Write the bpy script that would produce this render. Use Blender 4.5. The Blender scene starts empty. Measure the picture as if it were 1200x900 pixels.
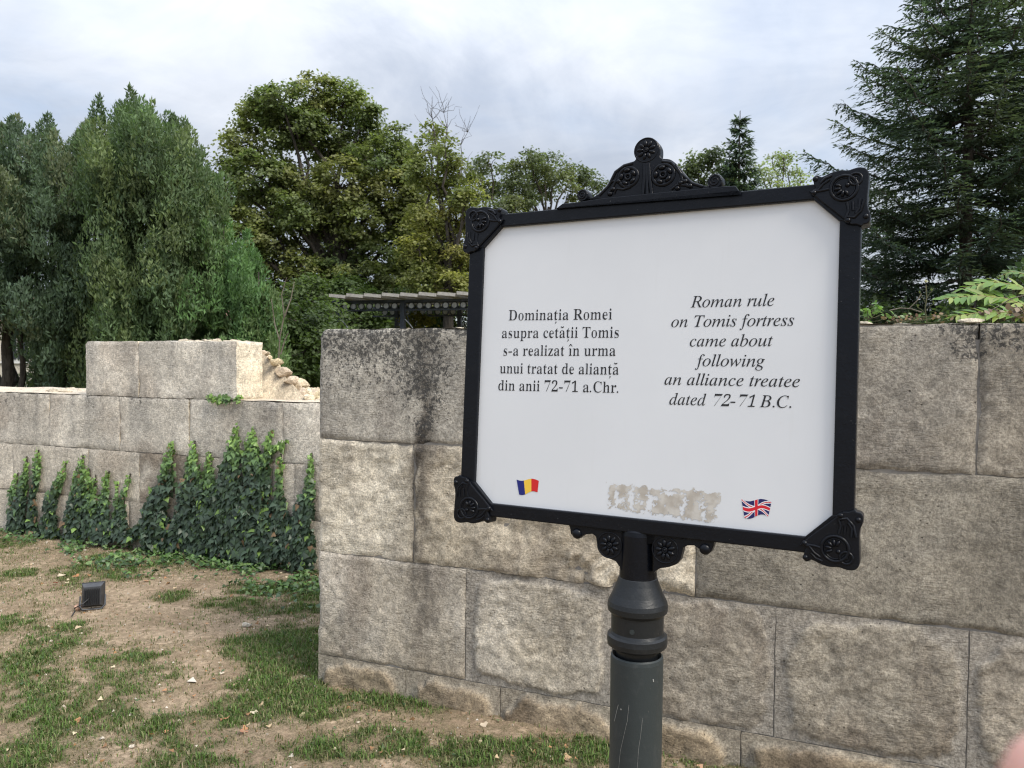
import bpy, bmesh, math, random, json
import numpy as np
from mathutils import Matrix, Vector

# ------------------------------------------------------------------ camera
sc = bpy.context.scene
PITCH, ROLL, CAM_H, FPX = math.radians(1.46), math.radians(0.6), 1.5, 900.0   # FPX: focal length in photo pixels (1200 wide)
_f = np.array([0, math.cos(PITCH), -math.sin(PITCH)])
_u0 = np.array([0, math.sin(PITCH), math.cos(PITCH)])
_r0 = np.array([1.0, 0, 0])
CUP = _u0*math.cos(ROLL) - _r0*math.sin(ROLL)
CRI = _r0*math.cos(ROLL) + _u0*math.sin(ROLL)
CAM = np.array([0.0, 0.0, CAM_H])
cd = bpy.data.cameras.new('camera')
cd.sensor_width = 36.0
cd.lens = 36.0*FPX/1200.0
cd.clip_start, cd.clip_end = 0.01, 3000.0
cd.dof.use_dof = True
cd.dof.focus_distance = 2.0
cd.dof.aperture_fstop = cd.lens/2.4            # a phone's small aperture: only what almost touches it is out of focus
cam = bpy.data.objects.new('camera', cd)
bpy.context.collection.objects.link(cam)
cam.matrix_world = Matrix(((CRI[0], CUP[0], -_f[0], CAM[0]), (CRI[1], CUP[1], -_f[1], CAM[1]), (CRI[2], CUP[2], -_f[2], CAM[2]), (0, 0, 0, 1)))
sc.camera = cam
sc.view_settings.view_transform = 'Standard'
sc.view_settings.look = 'None'
sc.view_settings.exposure = 1.0
sc.view_settings.gamma = 1.0
sc.cycles.filter_width = 1.15

# ------------------------------------------------------------------ sky and sun
SUN = Vector((0.78, -0.62, 1.05)).normalized()   # direction towards the sun: from the right, above the thin cloud
w = bpy.data.worlds.new('World')
sc.world = w
w.use_nodes = True
nt = w.node_tree
nt.nodes.clear()
def nd(t, **k):
    n = nt.nodes.new(t)
    for a, b in k.items(): setattr(n, a, b)
    return n
def mth(op, a, b=None, c=None, clamp=False):
    n = nt.nodes.new('ShaderNodeMath'); n.operation = op; n.use_clamp = clamp
    for i, v in enumerate((a, b, c)):
        if v is None: continue
        if isinstance(v, (int, float)): n.inputs[i].default_value = v
        else: nt.links.new(v, n.inputs[i])
    return n.outputs[0]
def rgbmix(fac, a, b, mode='MIX'):
    n = nt.nodes.new('ShaderNodeMix'); n.data_type = 'RGBA'; n.blend_type = mode
    for s, v in ((n.inputs[0], fac), (n.inputs[6], a), (n.inputs[7], b)):
        if isinstance(v, (int, float)): s.default_value = v
        elif isinstance(v, (tuple, list)): s.default_value = (*v[:3], 1)
        else: nt.links.new(v, s)
    return n.outputs[2]
def noise(vec, scale, detail=4, rough=.55, dist=0.0):
    n = nt.nodes.new('ShaderNodeTexNoise'); n.inputs['Scale'].default_value = scale
    n.inputs['Detail'].default_value = detail; n.inputs['Roughness'].default_value = rough; n.inputs['Distortion'].default_value = dist
    if vec is not None: nt.links.new(vec, n.inputs['Vector'])
    return n.outputs['Fac']
def smooth(v, lo, hi):
    n = nt.nodes.new('ShaderNodeMapRange'); n.interpolation_type = 'SMOOTHSTEP'
    nt.links.new(v, n.inputs[0]) if not isinstance(v, float) else None
    for i, q in ((1, lo), (2, hi)):
        if isinstance(q, (int, float)): n.inputs[i].default_value = q
        else: nt.links.new(q, n.inputs[i])
    return n.outputs[0]
sky = nd('ShaderNodeTexSky', sky_type='NISHITA', sun_disc=False)
sky.sun_elevation = math.asin(SUN.z)
sky.sun_rotation = math.atan2(SUN.x, SUN.y)
bg_sky = nd('ShaderNodeBackground'); bg_sky.inputs[1].default_value = 0.11
nt.links.new(sky.outputs[0], bg_sky.inputs[0])
tc = nd('ShaderNodeTexCoord')
sep = nd('ShaderNodeSeparateXYZ'); nt.links.new(tc.outputs['Generated'], sep.inputs[0])
zz = mth('ADD', mth('MAXIMUM', sep.outputs[2], 0.0), 0.22)
cmb = nd('ShaderNodeCombineXYZ')
nt.links.new(mth('DIVIDE', sep.outputs[0], zz), cmb.inputs[0]); nt.links.new(mth('DIVIDE', sep.outputs[1], zz), cmb.inputs[1])
cmb.inputs[2].default_value = 3.7
cv = cmb.outputs[0]
cover = smooth(noise(cv, 0.75, 6, .55, .3), 0.30, 0.55)
shade = smooth(noise(cv, 1.15, 8, .58, .5), 0.36, 0.64)
wisp = smooth(noise(cv, 3.4, 6, .6, .8), 0.3, 0.75)
shade = mth('ADD', mth('MULTIPLY', shade, .72), mth('MULTIPLY', wisp, .28), clamp=True)
ccol = rgbmix(shade, (0.35, 0.39, 0.465), (0.61, 0.635, 0.68))
# an overcast sky is brighter overhead than at the horizon
lift = mth('ADD', mth('MULTIPLY', mth('POWER', mth('MAXIMUM', sep.outputs[2], 0.0), 2.0), 2.4), 0.80)
ccol = rgbmix(1.0, ccol, lift, 'MULTIPLY')
bg_cl = nd('ShaderNodeBackground'); nt.links.new(ccol, bg_cl.inputs[0]); bg_cl.inputs[1].default_value = 0.78
mx = nd('ShaderNodeMixShader'); out = nd('ShaderNodeOutputWorld')
nt.links.new(mth('ADD', mth('MULTIPLY', cover, 0.52), 0.44), mx.inputs[0]); nt.links.new(bg_sky.outputs[0], mx.inputs[1]); nt.links.new(bg_cl.outputs[0], mx.inputs[2])
nt.links.new(mx.outputs[0], out.inputs[0])
w.cycles.sampling_method = 'MANUAL'; w.cycles.sample_map_resolution = 512

sl = bpy.data.lights.new('sun', 'SUN')
sl.energy = 2.0; sl.angle = math.radians(24); sl.color = (1.0, 0.93, 0.82)
so = bpy.data.objects.new('sun', sl); bpy.context.collection.objects.link(so)
so.rotation_euler = SUN.to_track_quat('Z', 'Y').to_euler()

# ------------------------------------------------------------------ helpers
COL = bpy.context.collection
rng = np.random.default_rng(11)
random.seed(5)
def ray(x, y): return ((x-600)*CRI - (y-450)*CUP)/FPX + _f
def hit(x, y, P, n):
    d = ray(x, y); return CAM + d*(np.dot(np.asarray(P) - CAM, n)/np.dot(d, n))
def gnd(x, y, z=0.0): return hit(x, y, (0, 0, z), np.array((0, 0, 1.0)))
def at(x, y, D): return CAM + ray(x, y)*D           # a point at forward distance D

def vnoise(P, seed=0):
    P = np.asarray(P, dtype=np.float64); I = np.floor(P).astype(np.int64); Fp = P - I; S = Fp*Fp*(3-2*Fp)
    def h(ix, iy, iz):
        n = (ix*374761393 + iy*668265263 + iz*2147483647 + seed*1274126177) & 0xffffffff
        n = ((n ^ (n >> 13))*1274126177) & 0xffffffff
        n = ((n ^ (n >> 16))*2246822519) & 0xffffffff
        return ((n ^ (n >> 15)) & 0xffffff)/16777215.0
    r = 0
    for a in (0, 1):
        for b in (0, 1):
            for c in (0, 1):
                wgt = (S[..., 0] if a else 1-S[..., 0])*(S[..., 1] if b else 1-S[..., 1])*(S[..., 2] if c else 1-S[..., 2])
                r = r + wgt*h(I[..., 0]+a, I[..., 1]+b, I[..., 2]+c)
    return r
def fbm(P, octv=4, seed=0, gain=.5):
    P = np.asarray(P, dtype=np.float64); r = 0; A = 1; T = 0
    for o in range(octv):
        r = r + A*vnoise(P*(2.03**o) + 17.3*o, seed+o*7); T += A; A *= gain
    return r/T
def sstep(x, a, b):
    t = np.clip((x-a)/(b-a), 0, 1); return t*t*(3-2*t)
def grid3(a, b, c=None):
    c = np.zeros_like(a) if c is None else c
    return np.stack([a, b, c], -1)

def tag(o, label=None, cat=None, group=None, kind=None):
    if label: o['label'] = label
    if cat: o['category'] = cat
    if group: o['group'] = group
    if kind: o['kind'] = kind
    return o
def empty(name, loc, label=None, cat=None, group=None):
    o = bpy.data.objects.new(name, None); COL.objects.link(o); o.location = loc; o.empty_display_size = .1
    return tag(o, label, cat, group)
def link(name, me, parent=None, mat=None):
    o = bpy.data.objects.new(name, me); COL.objects.link(o)
    if mat is not None: me.materials.append(mat)
    if parent is not None: o.parent = parent
    return o
def rawmesh(name, V, faces, col=None, smooth_=True, uniform=None):
    """V (n,3); faces: list of (m,k) int arrays"""
    me = bpy.data.meshes.new(name)
    V = np.ascontiguousarray(V, dtype=np.float32)
    if isinstance(faces, np.ndarray): faces = [faces]
    faces = [np.asarray(f, dtype=np.int32) for f in faces if len(f)]
    loops = np.concatenate([f.ravel() for f in faces])
    tot = np.concatenate([np.full(len(f), f.shape[1], np.int32) for f in faces])
    start = np.concatenate([[0], np.cumsum(tot)[:-1]]).astype(np.int32)
    me.vertices.add(len(V)); me.vertices.foreach_set('co', V.ravel())
    me.loops.add(len(loops)); me.loops.foreach_set('vertex_index', loops)
    me.polygons.add(len(tot)); me.polygons.foreach_set('loop_start', start); me.polygons.foreach_set('loop_total', tot)
    me.polygons.foreach_set('use_smooth', np.full(len(tot), smooth_, bool))
    me.update(calc_edges=True)
    if col is not None:
        a = me.color_attributes.new('Col', 'FLOAT_COLOR', 'POINT')
        a.data.foreach_set('color', np.ascontiguousarray(col, dtype=np.float32).ravel())
    return me
def mk(name, V, faces, mat, parent=None, col=None, smooth_=True, origin=None):
    V = np.asarray(V, dtype=np.float64)
    if parent is not None: V = V - np.array(wloc(parent))
    elif origin is not None: V = V - np.array(origin)
    o = link(name, rawmesh(name, V, faces, col, smooth_), parent, mat)
    if parent is None and origin is not None: o.location = origin
    return o
def wloc(o):
    p = Vector(o.location)
    while o.parent: o = o.parent; p += o.location
    return p

class MB:
    """collects shapes in world space into one mesh"""
    def __init__(s): s.V = []; s.F3 = []; s.F4 = []; s.n = 0; s.C = []
    def add(s, V, F, col=None):
        V = np.asarray(V, float); F = np.asarray(F, int)
        s.V.append(V); (s.F3 if F.shape[1] == 3 else s.F4).append(F + s.n); s.n += len(V)
        s.C.append(np.tile(np.array(col if col is not None else (1, 1, 1, 0), float), (len(V), 1)) if col is None or np.ndim(col) == 1 else col)
        return s
    def box(s, c, sx, sy, sz, ax=None, col=None):
        ax = np.eye(3) if ax is None else np.asarray(ax, float)
        k = np.array([(a, b, d) for a in (-.5, .5) for b in (-.5, .5) for d in (-.5, .5)])*(sx, sy, sz)
        return s.add(np.asarray(c) + k@ax, [(0, 1, 3, 2), (4, 6, 7, 5), (0, 4, 5, 1), (2, 3, 7, 6), (0, 2, 6, 4), (1, 5, 7, 3)], col)
    def tube(s, pts, rad, n=8, col=None, cap=True):
        pts = np.asarray(pts, float); rad = np.broadcast_to(np.asarray(rad, float), (len(pts),))
        tg = np.gradient(pts, axis=0); tg /= np.linalg.norm(tg, axis=1)[:, None] + 1e-9
        ref = np.array((0.13, 0.21, 1.0)) if abs(tg[0][2]) < .8 else np.array((1.0, .1, .05))
        a = np.cross(tg, ref); a /= np.linalg.norm(a, axis=1)[:, None] + 1e-9; b = np.cross(tg, a)
        th = np.arange(n)*2*np.pi/n
        V = pts[:, None] + rad[:, None, None]*(np.cos(th)[None, :, None]*a[:, None] + np.sin(th)[None, :, None]*b[:, None])
        F = []
        for i in range(len(pts)-1):
            for j in range(n): F.append((i*n+j, i*n+(j+1) % n, (i+1)*n+(j+1) % n, (i+1)*n+j))
        V = V.reshape(-1, 3)
        s.add(V, F, col)
        if cap:
            for e, k in ((0, 0), (len(pts)-1, (len(pts)-1)*n)):
                ring = V[k:k+n]; s.add(np.vstack([ring, pts[e]]), [(j, (j+1) % n, n) for j in range(n)], col)
        return s
    def lathe(s, prof, x, y, n=40, col=None, split=True):
        if split and len(prof) > 2:
            for i in range(len(prof)-1): s.lathe(prof[i:i+2], x, y, n, col, False)
            return s
        prof = np.asarray(prof, float); th = np.arange(n)*2*np.pi/n
        V = np.stack([x + prof[:, :1]*np.cos(th), y + prof[:, :1]*np.sin(th), np.repeat(prof[:, 1:2], n, 1)], -1).reshape(-1, 3)
        F = [(i*n+j, i*n+(j+1) % n, (i+1)*n+(j+1) % n, (i+1)*n+j) for i in range(len(prof)-1) for j in range(n)]
        return s.add(V, F, col)
    def build(s, name, mat, parent=None, origin=None, smooth_=True):
        fs = []
        if s.F3: fs.append(np.vstack(s.F3))
        if s.F4: fs.append(np.vstack(s.F4))
        return mk(name, np.vstack(s.V), fs, mat, parent, np.vstack(s.C), smooth_, origin)

def basis(N, up=None, spin=None):
    """frames (n,3,3) rows x,y,z with z along N, y near up"""
    N = N/(np.linalg.norm(N, axis=1)[:, None] + 1e-9)
    up = np.tile((0, 0, 1.0), (len(N), 1)) if up is None else up
    x = np.cross(up, N); l = np.linalg.norm(x, axis=1); bad = l < 1e-3; x[bad] = (1, 0, 0); l[bad] = 1; x /= l[:, None]
    y = np.cross(N, x)
    if spin is not None:
        c, s_ = np.cos(spin)[:, None], np.sin(spin)[:, None]; x, y = x*c + y*s_, y*c - x*s_
    return np.stack([x, y, N], 1)
def scatter(tv, tf, P, B, S, C):
    """copies of a template: tv (k,3), tf (m,3|4); P (n,3) B (n,3,3) S (n,) or (n,3) C (n,3)"""
    tv = np.asarray(tv, float); tf = np.asarray(tf, int); n, k = len(P), len(tv)
    S = np.asarray(S, float); S = S[:, None, None] if S.ndim == 1 else S[:, None, :]
    V = P[:, None] + np.einsum('nki,nij->nkj', tv[None]*S, B)
    F = tf[None] + (np.arange(n)*k)[:, None, None]
    Cc = np.concatenate([C, np.zeros((n, 1))], 1)
    return V.reshape(-1, 3), F.reshape(-1, tf.shape[1]), np.repeat(Cc, k, 0)
def dirs(n, r=None):
    v = (r or rng).normal(size=(n, 3)); return v/np.linalg.norm(v, axis=1)[:, None]

# ------------------------------------------------------------------ materials
def newmat(name):
    global nt
    m = bpy.data.materials.new(name); m.use_nodes = True; nt = m.node_tree; nt.nodes.clear()
    b = nd('ShaderNodeBsdfPrincipled'); o = nd('ShaderNodeOutputMaterial'); nt.links.new(b.outputs[0], o.inputs[0])
    return m, b, o
def setin(b, **k):
    for a, v in k.items():
        s = b.inputs[a.replace('_', ' ')]
        if isinstance(v, (int, float)): s.default_value = v
        elif isinstance(v, tuple): s.default_value = (*v[:3], 1) if len(s.default_value) == 4 else v
        else: nt.links.new(v, s)
def objco(rand=False):
    t = nd('ShaderNodeTexCoord')
    if not rand: return t.outputs['Object']
    oi = nd('ShaderNodeObjectInfo'); a = nd('ShaderNodeVectorMath', operation='SCALE')
    cc = nd('ShaderNodeCombineXYZ'); nt.links.new(oi.outputs['Random'], cc.inputs[0]); nt.links.new(oi.outputs['Random'], cc.inputs[2]); nt.links.new(cc.outputs[0], a.inputs[0]); a.inputs['Scale'].default_value = 37.0
    d = nd('ShaderNodeVectorMath', operation='ADD'); nt.links.new(t.outputs['Object'], d.inputs[0]); nt.links.new(a.outputs[0], d.inputs[1])
    return d.outputs[0]
def bump(h, strength, dist, prev=None):
    b = nd('ShaderNodeBump'); b.inputs['Strength'].default_value = strength; b.inputs['Distance'].default_value = dist
    nt.links.new(h, b.inputs['Height'])
    if prev is not None: nt.links.new(prev, b.inputs['Normal'])
    return b.outputs[0]
def colattr():
    a = nd('ShaderNodeAttribute'); a.attribute_name = 'Col'; return a

def stone_material(name, fine=1.0):
    m, b, o = newmat(name)
    a = colattr(); v = objco(True)
    n1 = noise(v, 6, 7, .6, .3); n2 = noise(v, 34, 6, .68); n3 = noise(v, 105*fine, 6, .8); n4 = noise(v, 420, 2, .6)
    c = rgbmix(1.0, a.outputs['Color'], rgbmix(smooth(n1, .28, .72), (.86, .86, .86), (1.14, 1.13, 1.11)), 'MULTIPLY')
    c = rgbmix(1.0, c, rgbmix(smooth(n2, .3, .7), (.74, .73, .72), (1.24, 1.23, 1.21)), 'MULTIPLY')
    c = rgbmix(1.0, c, rgbmix(smooth(n3, .38, .62), (.70, .69, .68), (1.29, 1.27, 1.24)), 'MULTIPLY')
    c = rgbmix(mth('MULTIPLY', smooth(noise(v, 170, 6, .85), .58, .68), .45), c, (.10, .09, .08))
    lo = mth('SUBTRACT', .735, mth('MULTIPLY', a.outputs['Alpha'], .30))
    sp = smooth(noise(v, 52, 5, .78, .4), lo, mth('ADD', lo, .10))
    c = rgbmix(mth('MULTIPLY', sp, .86), c, (.045, .045, .045))
    lo2 = mth('SUBTRACT', .70, mth('MULTIPLY', a.outputs['Alpha'], .10))
    c = rgbmix(mth('MULTIPLY', smooth(noise(v, 85, 3, .7), lo2, mth('ADD', lo2, .07)), .6), c, (.46, .45, .41))
    vo = nd('ShaderNodeTexVoronoi'); vo.inputs['Scale'].default_value = 38; nt.links.new(v, vo.inputs['Vector'])
    pit = mth('MULTIPLY', mth('SUBTRACT', 1.0, smooth(vo.outputs['Distance'], .04, .17)), smooth(noise(v, 9, 3, .5), .52, .64))
    c = rgbmix(mth('MULTIPLY', pit, .75), c, (.035, .03, .025))
    setin(b, Base_Color=c, Roughness=.92, Specular_IOR_Level=.25)
    nb = bump(noise(v, 15, 8, .75, .5), .4, .008)
    mp = nd('ShaderNodeMapping'); mp.inputs['Rotation'].default_value = (0, .75, .4); mp.inputs['Scale'].default_value = (26, 26, 150); nt.links.new(v, mp.inputs[0])
    nb = bump(mth('MULTIPLY', noise(mp.outputs[0], 1.0, 3, .6), smooth(noise(v, 3.2, 2, .5), .42, .58)), .7, .010, nb)
    nb = bump(n3, .9, .007, nb); nb = bump(n2, .7, .009, nb); nb = bump(mth('SUBTRACT', 1.0, pit), .8, .006, nb)
    nt.links.new(nb, b.inputs['Normal'])
    return m
M = {}
M['stone'] = stone_material('limestone')
m, b, o = newmat('mortar'); v = objco()
n1 = noise(v, 30, 6, .65)
setin(b, Base_Color=rgbmix(n1, (.14, .13, .12), (.32, .30, .27)), Roughness=.95, Normal=bump(noise(v, 120, 4, .7), .6, .004)); M['mortar'] = m

def leaf_material(name, trans=.28, rough=.5, spec=.35):
    m, b, o = newmat(name); a = colattr()
    setin(b, Base_Color=a.outputs['Color'], Roughness=rough, Specular_IOR_Level=spec)
    t = nd('ShaderNodeBsdfTranslucent'); nt.links.new(rgbmix(1.0, a.outputs['Color'], (1.25, 1.35, .7), 'MULTIPLY'), t.inputs[0])
    x = nd('ShaderNodeMixShader'); x.inputs[0].default_value = trans
    nt.links.new(b.outputs[0], x.inputs[1]); nt.links.new(t.outputs[0], x.inputs[2]); nt.links.new(x.outputs[0], o.inputs[0])
    return m
M['leaf'] = leaf_material('foliage', .46)
M['conifer'] = leaf_material('conifer_foliage', .38, .6, .3)
M['ivy'] = leaf_material('ivy_leaf', .15, .42, .4)
M['grass'] = leaf_material('grass_blades', .25, .6, .2)
def bark(name, ca, cb):
    m, b, o = newmat(name); v = objco()
    mp = nd('ShaderNodeMapping'); mp.inputs['Scale'].default_value = (9, 9, 1.6); nt.links.new(v, mp.inputs[0])
    n = noise(mp.outputs[0], 2.2, 6, .7, .6)
    setin(b, Base_Color=rgbmix(smooth(n, .3, .7), ca, cb), Roughness=.9, Normal=bump(n, .9, .03)); return m
M['bark'] = bark('bark', (.028, .022, .018), (.10, .085, .07))
M['twig'] = bark('dead_twig', (.10, .08, .06), (.22, .19, .15))
M['stem'] = bark('green_stem', (.06, .07, .03), (.13, .12, .06))
def plain(name, c1, c2=None, rough=.6, scale=20, bmp=0.0, bd=.002, metal=0.0, spec=.5):
    m, b, o = newmat(name); v = objco(); n = noise(v, scale, 5, .6)
    setin(b, Base_Color=rgbmix(smooth(n, .3, .7), c1, c2 or c1), Roughness=rough, Metallic=metal, Specular_IOR_Level=spec)
    if bmp: nt.links.new(bump(noise(v, scale*4, 3, .6), bmp, bd), b.inputs['Normal'])
    return m

# ------------------------------------------------------------------ the walls
YAW = math.radians(22.3)
TW = np.array([math.cos(YAW), -math.sin(YAW), 0]); NW = np.array([-math.sin(YAW), -math.cos(YAW), 0]); UZ = np.array([0, 0, 1.0])
P_MAIN = np.array([-.907, 3.6, 0]); P_LEFT = np.array([-4.5, 6.75, 0])
def on_wall(P, x, y):
    h = hit(x, y, P, NW); return float(np.dot(h-P, TW)), float(h[2])
def wpt(P, t, z, off=0.0):
    return P + np.multiply.outer(np.asarray(t, float), TW) + np.multiply.outer(np.asarray(z, float), UZ) + np.multiply.outer(np.asarray(off, float)*np.ones_like(np.asarray(t, float)), NW)

def stone_block(parent, P, t0, t1, z0, z1, colfn, step=.013, gap=.0045, depth=.26, rough=.004, coarse=.006, boss=None, roundtl=0.0, seed=0, name='stone_block', wob=.004, proud=0.0, endcol=None, arris=1.0, layers=0.0, chip=False):
    t0 += gap; t1 -= gap; z0 += gap*.8; z1 -= gap*.8
    nu = max(4, int((t1-t0)/step)); nv = max(3, int((z1-z0)/step))
    gu, gv = np.meshgrid(np.linspace(0, 1, nu+1), np.linspace(0, 1, nv+1), indexing='ij')
    t = t0 + gu*(t1-t0); z = z0 + gv*(z1-z0)
    edge_d = np.minimum(np.minimum(t-t0, t1-t), np.minimum(z-z0, z1-z))
    Q = grid3(t, z, np.full_like(t, seed*3.1))
    fall = np.exp(-edge_d/.012)
    wo = (fbm(Q*22, 3, seed)-.5)*2*wob*fall
    t2 = t + wo*np.where(gu < .5, 1, -1); z2 = z + (fbm(Q*20+5, 3, seed+3)-.5)*2*wob*fall
    if roundtl:
        r = roundtl; dx = np.clip(r-(t-t0), 0, r); ztop = z1 - (r-np.sqrt(np.maximum(r*r-dx*dx, 0)))*.9
        z2 = z0 + (z2-z0)*(ztop-z0)/(z1-z0)
    d = -.007*arris*np.exp(-edge_d/.006)*(.5 + 1.0*fbm(Q*9, 2, seed+9)) - .010*np.exp(-edge_d/.02)*sstep(fbm(Q*7+3, 3, seed+11), .5, .75)
    d += (fbm(Q*6, 4, seed+1)-.5)*2*coarse + (fbm(Q*28, 4, seed+2, .6)-.5)*2*rough
    if layers:                                      # split along its bedding
        bd_ = fbm(Q*np.array((3.2, 21, 1)) + (fbm(Q*5, 3, seed+13)*1.5)[..., None], 4, seed+12, .6); d += (np.abs(2*bd_-1)-.3)*-layers*1.1
    if chip:                                        # a patch of broken facets
        mk_ = sstep(fbm(Q*3, 2, seed+14) + .6*sstep(t, 1.05, 1.35)*sstep(-z, -.80, -.68)*sstep(-t, -1.85, -1.6), .62, .85); d += mk_*(1-np.abs(2*fbm(Q*13, 4, seed+15)-1)-.8)*.045
    bm_ = np.zeros_like(t)
    if boss:                                        # a rough centre standing proud of a flat mortar margin
        mgn, h, rr = boss
        ex = np.minimum(t-t0, t1-t) - mgn*(1+.9*(fbm(Q*4, 3, seed+4)-.5)); ez = np.minimum(z-z0, z1-z) - mgn*.55*(1+.9*(fbm(Q*4+7, 3, seed+5)-.5))
        k = .05; sdf = -np.log(np.exp(-ex/k)+np.exp(-ez/k))*k
        bm_ = sstep(sdf + (fbm(Q*14, 5, seed+6, .65)-.5)*.085, -.004, .012)
        rg = 1-np.abs(2*fbm(Q*np.array((9, 13, 1)) + rr, 5, seed+8, .6)-1)
        d = d*bm_ + (1-bm_)*(-.004 + (fbm(Q*60, 2, seed)-.5)*.0014) + bm_*(h*(.35+.65*fbm(Q*5+2, 3, seed+7)) + (rg-.8)*.007 + (fbm(Q*38, 4, seed+9, .7)-.5)*.010)
    d += proud
    front = wpt(P, t2, z2, d)
    c = colfn(t, z, bm_)
    V = front.reshape(-1, 3); C = c.reshape(-1, 4)
    I = np.arange((nu+1)*(nv+1)).reshape(nu+1, nv+1)
    F = np.stack([I[:-1, :-1], I[1:, :-1], I[1:, 1:], I[:-1, 1:]], -1).reshape(-1, 4)
    ring = np.concatenate([I[:, 0], I[-1, 1:], I[::-1, -1][1:], I[0, ::-1][1:-1]])
    # the block's other faces, with their own vertices so the arris stays crisp
    n0 = len(V); m_ = len(ring); a = V[ring]; bk = a - NW*depth*np.ones((m_, 1))
    mid1 = a - NW*depth*.33 + (dirs(m_)*.004); mid2 = a - NW*depth*.66 + (dirs(m_)*.004)
    mid1[:, 2] += (fbm(a*15, 3, seed)-.5)*.010
    cr_ = C[ring]*(1, 1, 1, .55)
    if endcol is not None: cr_ = np.where((ring >= I[-1, 0])[:, None] & (ring <= I[-1, -1])[:, None], np.array((*endcol, 0.0)), cr_)
    V = np.vstack([V, a, mid1, mid2, bk]); C = np.vstack([C]+[cr_]*4)
    S = []
    for L in range(3):
        p, q = n0+L*m_, n0+(L+1)*m_
        S += [(p+(j+1) % m_, p+j, q+j, q+(j+1) % m_) for j in range(m_)]
    return mk(name, V, [np.vstack([F, np.array(S)])], M['stone'], parent, C)

def blend(a, b, k): return np.asarray(a)*(1-k[..., None]) + np.asarray(b)*k[..., None]
def pack(rgb, l): return np.concatenate([rgb, np.clip(l, 0, 1)[..., None]], -1)

# staining shared by the courses of the main wall: a dark run-off streak, lichen crust along the top, tan weathered patches
STR = on_wall(P_MAIN, 487, 600)[0]
def main_col(base, lich=.25, tan=0.0, seed=0, mort=(.38, .36, .33), dark=.0):
    base = np.array(base)
    def f(t, z, bm_):
        Q = grid3(t, z); sd = 50+seed
        n = fbm(Q*3.2, 4, sd); c = blend(base*.84, base*1.12, sstep(n, .3, .7))
        c = blend(c, np.array((.46, .40, .30)), tan*sstep(fbm(Q*2.6+9, 4, sd+1), .42, .62))
        c = blend(c, c*np.array((.62, .60, .60)), sstep(fbm(Q*np.array((5, 1.6, 1))+4, 4, sd+2), .52, .74)*.75)
        # streak below the top joint
        ww = .060 + .05*(fbm(grid3(z*6, z*0), 3, 4)-.5)
        sx = (t-(STR+.02+.05*(fbm(grid3(z*4, z*0+3), 3, 8)-.5)))/ww
        k = np.exp(-sx*sx)*(.66+.34*sstep(z, .50, .75))*sstep(z, .12, .3)*sstep(fbm(Q*np.array((26, 7, 1)), 4, 9), .22, .55)
        k = k*(1-.35*sstep(z, 1.2, 1.5))
        c = blend(c, np.array((.105, .095, .085)), np.clip(k*1.0, 0, 1))
        top = sstep(z + (fbm(Q*4, 4, 12)-.5)*.5, 1.12, 1.62)
        c = blend(c, c*np.array((.66, .68, .70)), top*.6)
        L = lich*(.5+.8*n) + .75*top*sstep(fbm(Q*3+2, 3, 14), .35, .6) + k*.6
        # damp, soiled foot
        foot = sstep(-(z + (fbm(Q*5, 3, 15)-.5)*.18), -.30, -.02)
        c = blend(c, c*np.array((.74, .66, .56)), foot*.6)
        if bm_.any() or seed >= 100: c = blend(np.array(mort)*np.ones(3), c, bm_); L = L*(.3+.7*bm_)
        return pack(c*np.array((1.0, .985, .962)), L + dark)
    return f
T = lambda x, y: on_wall(P_MAIN, x, y)[0]
main_wall = empty('stone_wall', tuple(P_MAIN), 'tall weathered ashlar wall of big grey and cream limestone blocks standing right behind the sign', 'wall')
Z = [-.12, .122, .611, 1.142, 1.657]
tops = [(0, T(549, 450), (.48, .465, .43), .30, 0), (T(549, 450), 1.72, (.38, .36, .325), .4, 0), (1.72, 2.678, (.435, .41, .37), .42, .12), (2.678, 3.62, (.41, .385, .345), .3, .12), (3.62, 4.5, (.31, .285, .25), .3, .2)]
for i, (a_, b_, c_, l_, tn) in enumerate(tops):
    stone_block(main_wall, P_MAIN, a_, b_, Z[3], Z[4], main_col(c_, l_, tn, i), seed=i+1, roundtl=.045 if i == 0 else 0, rough=.004 if i < 2 else .0065, coarse=.004, gap=.0026)
c2 = [(0, T(484, 600), (.66, .625, .545), .03, .08, .008, .011), (T(484, 600), T(815, 660), (.56, .52, .445), .06, .25, .011, .016), (T(815, 660), 3.05, (.325, .308, .272), .30, .08, .004, .006), (3.05, 4.5, (.26, .24, .20), .22, .1, .004, .006)]
for i, (a_, b_, c_, l_, tn, ro, co) in enumerate(c2):
    stone_block(main_wall, P_MAIN, a_, b_, Z[2], Z[3], main_col(c_, l_, tn, 10+i), seed=20+i, rough=ro, coarse=co, gap=.0022, layers=(.010 if i < 2 else .003), chip=(i == 1))
c3 = [(0, T(545, 730), (.54, .51, .46), .18, .2, None), (T(545, 730), T(717, 760), (.55, .52, .465), .28, .35, (.036, .009, 3)), (T(717, 760), T(908, 780), (.40, .375, .335), .25, .15, (.02, .005, 5)), (T(908, 780), T(1135, 800), (.435, .41, .365), .24, .18, (.03, .007, 1)), (T(1135, 800), 3.55, (.43, .40, .355), .24, .2, (.03, .007, 8)), (3.55, 4.5, (.30, .27, .22), .2, .3, (.03, .007, 2))]
for i, (a_, b_, c_, l_, tn, bs) in enumerate(c3):
    stone_block(main_wall, P_MAIN, a_, b_, Z[1], Z[2], main_col(c_, l_, tn, (100 if bs else 20)+i), seed=40+i, boss=bs, rough=.006, coarse=.004, step=.010, gap=.002, proud=-.003 if bs else 0)
jb = [0, T(475, 800), T(586, 815), T(730, 850), T(868, 870), 2.6, 3.3, 4.5]
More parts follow.
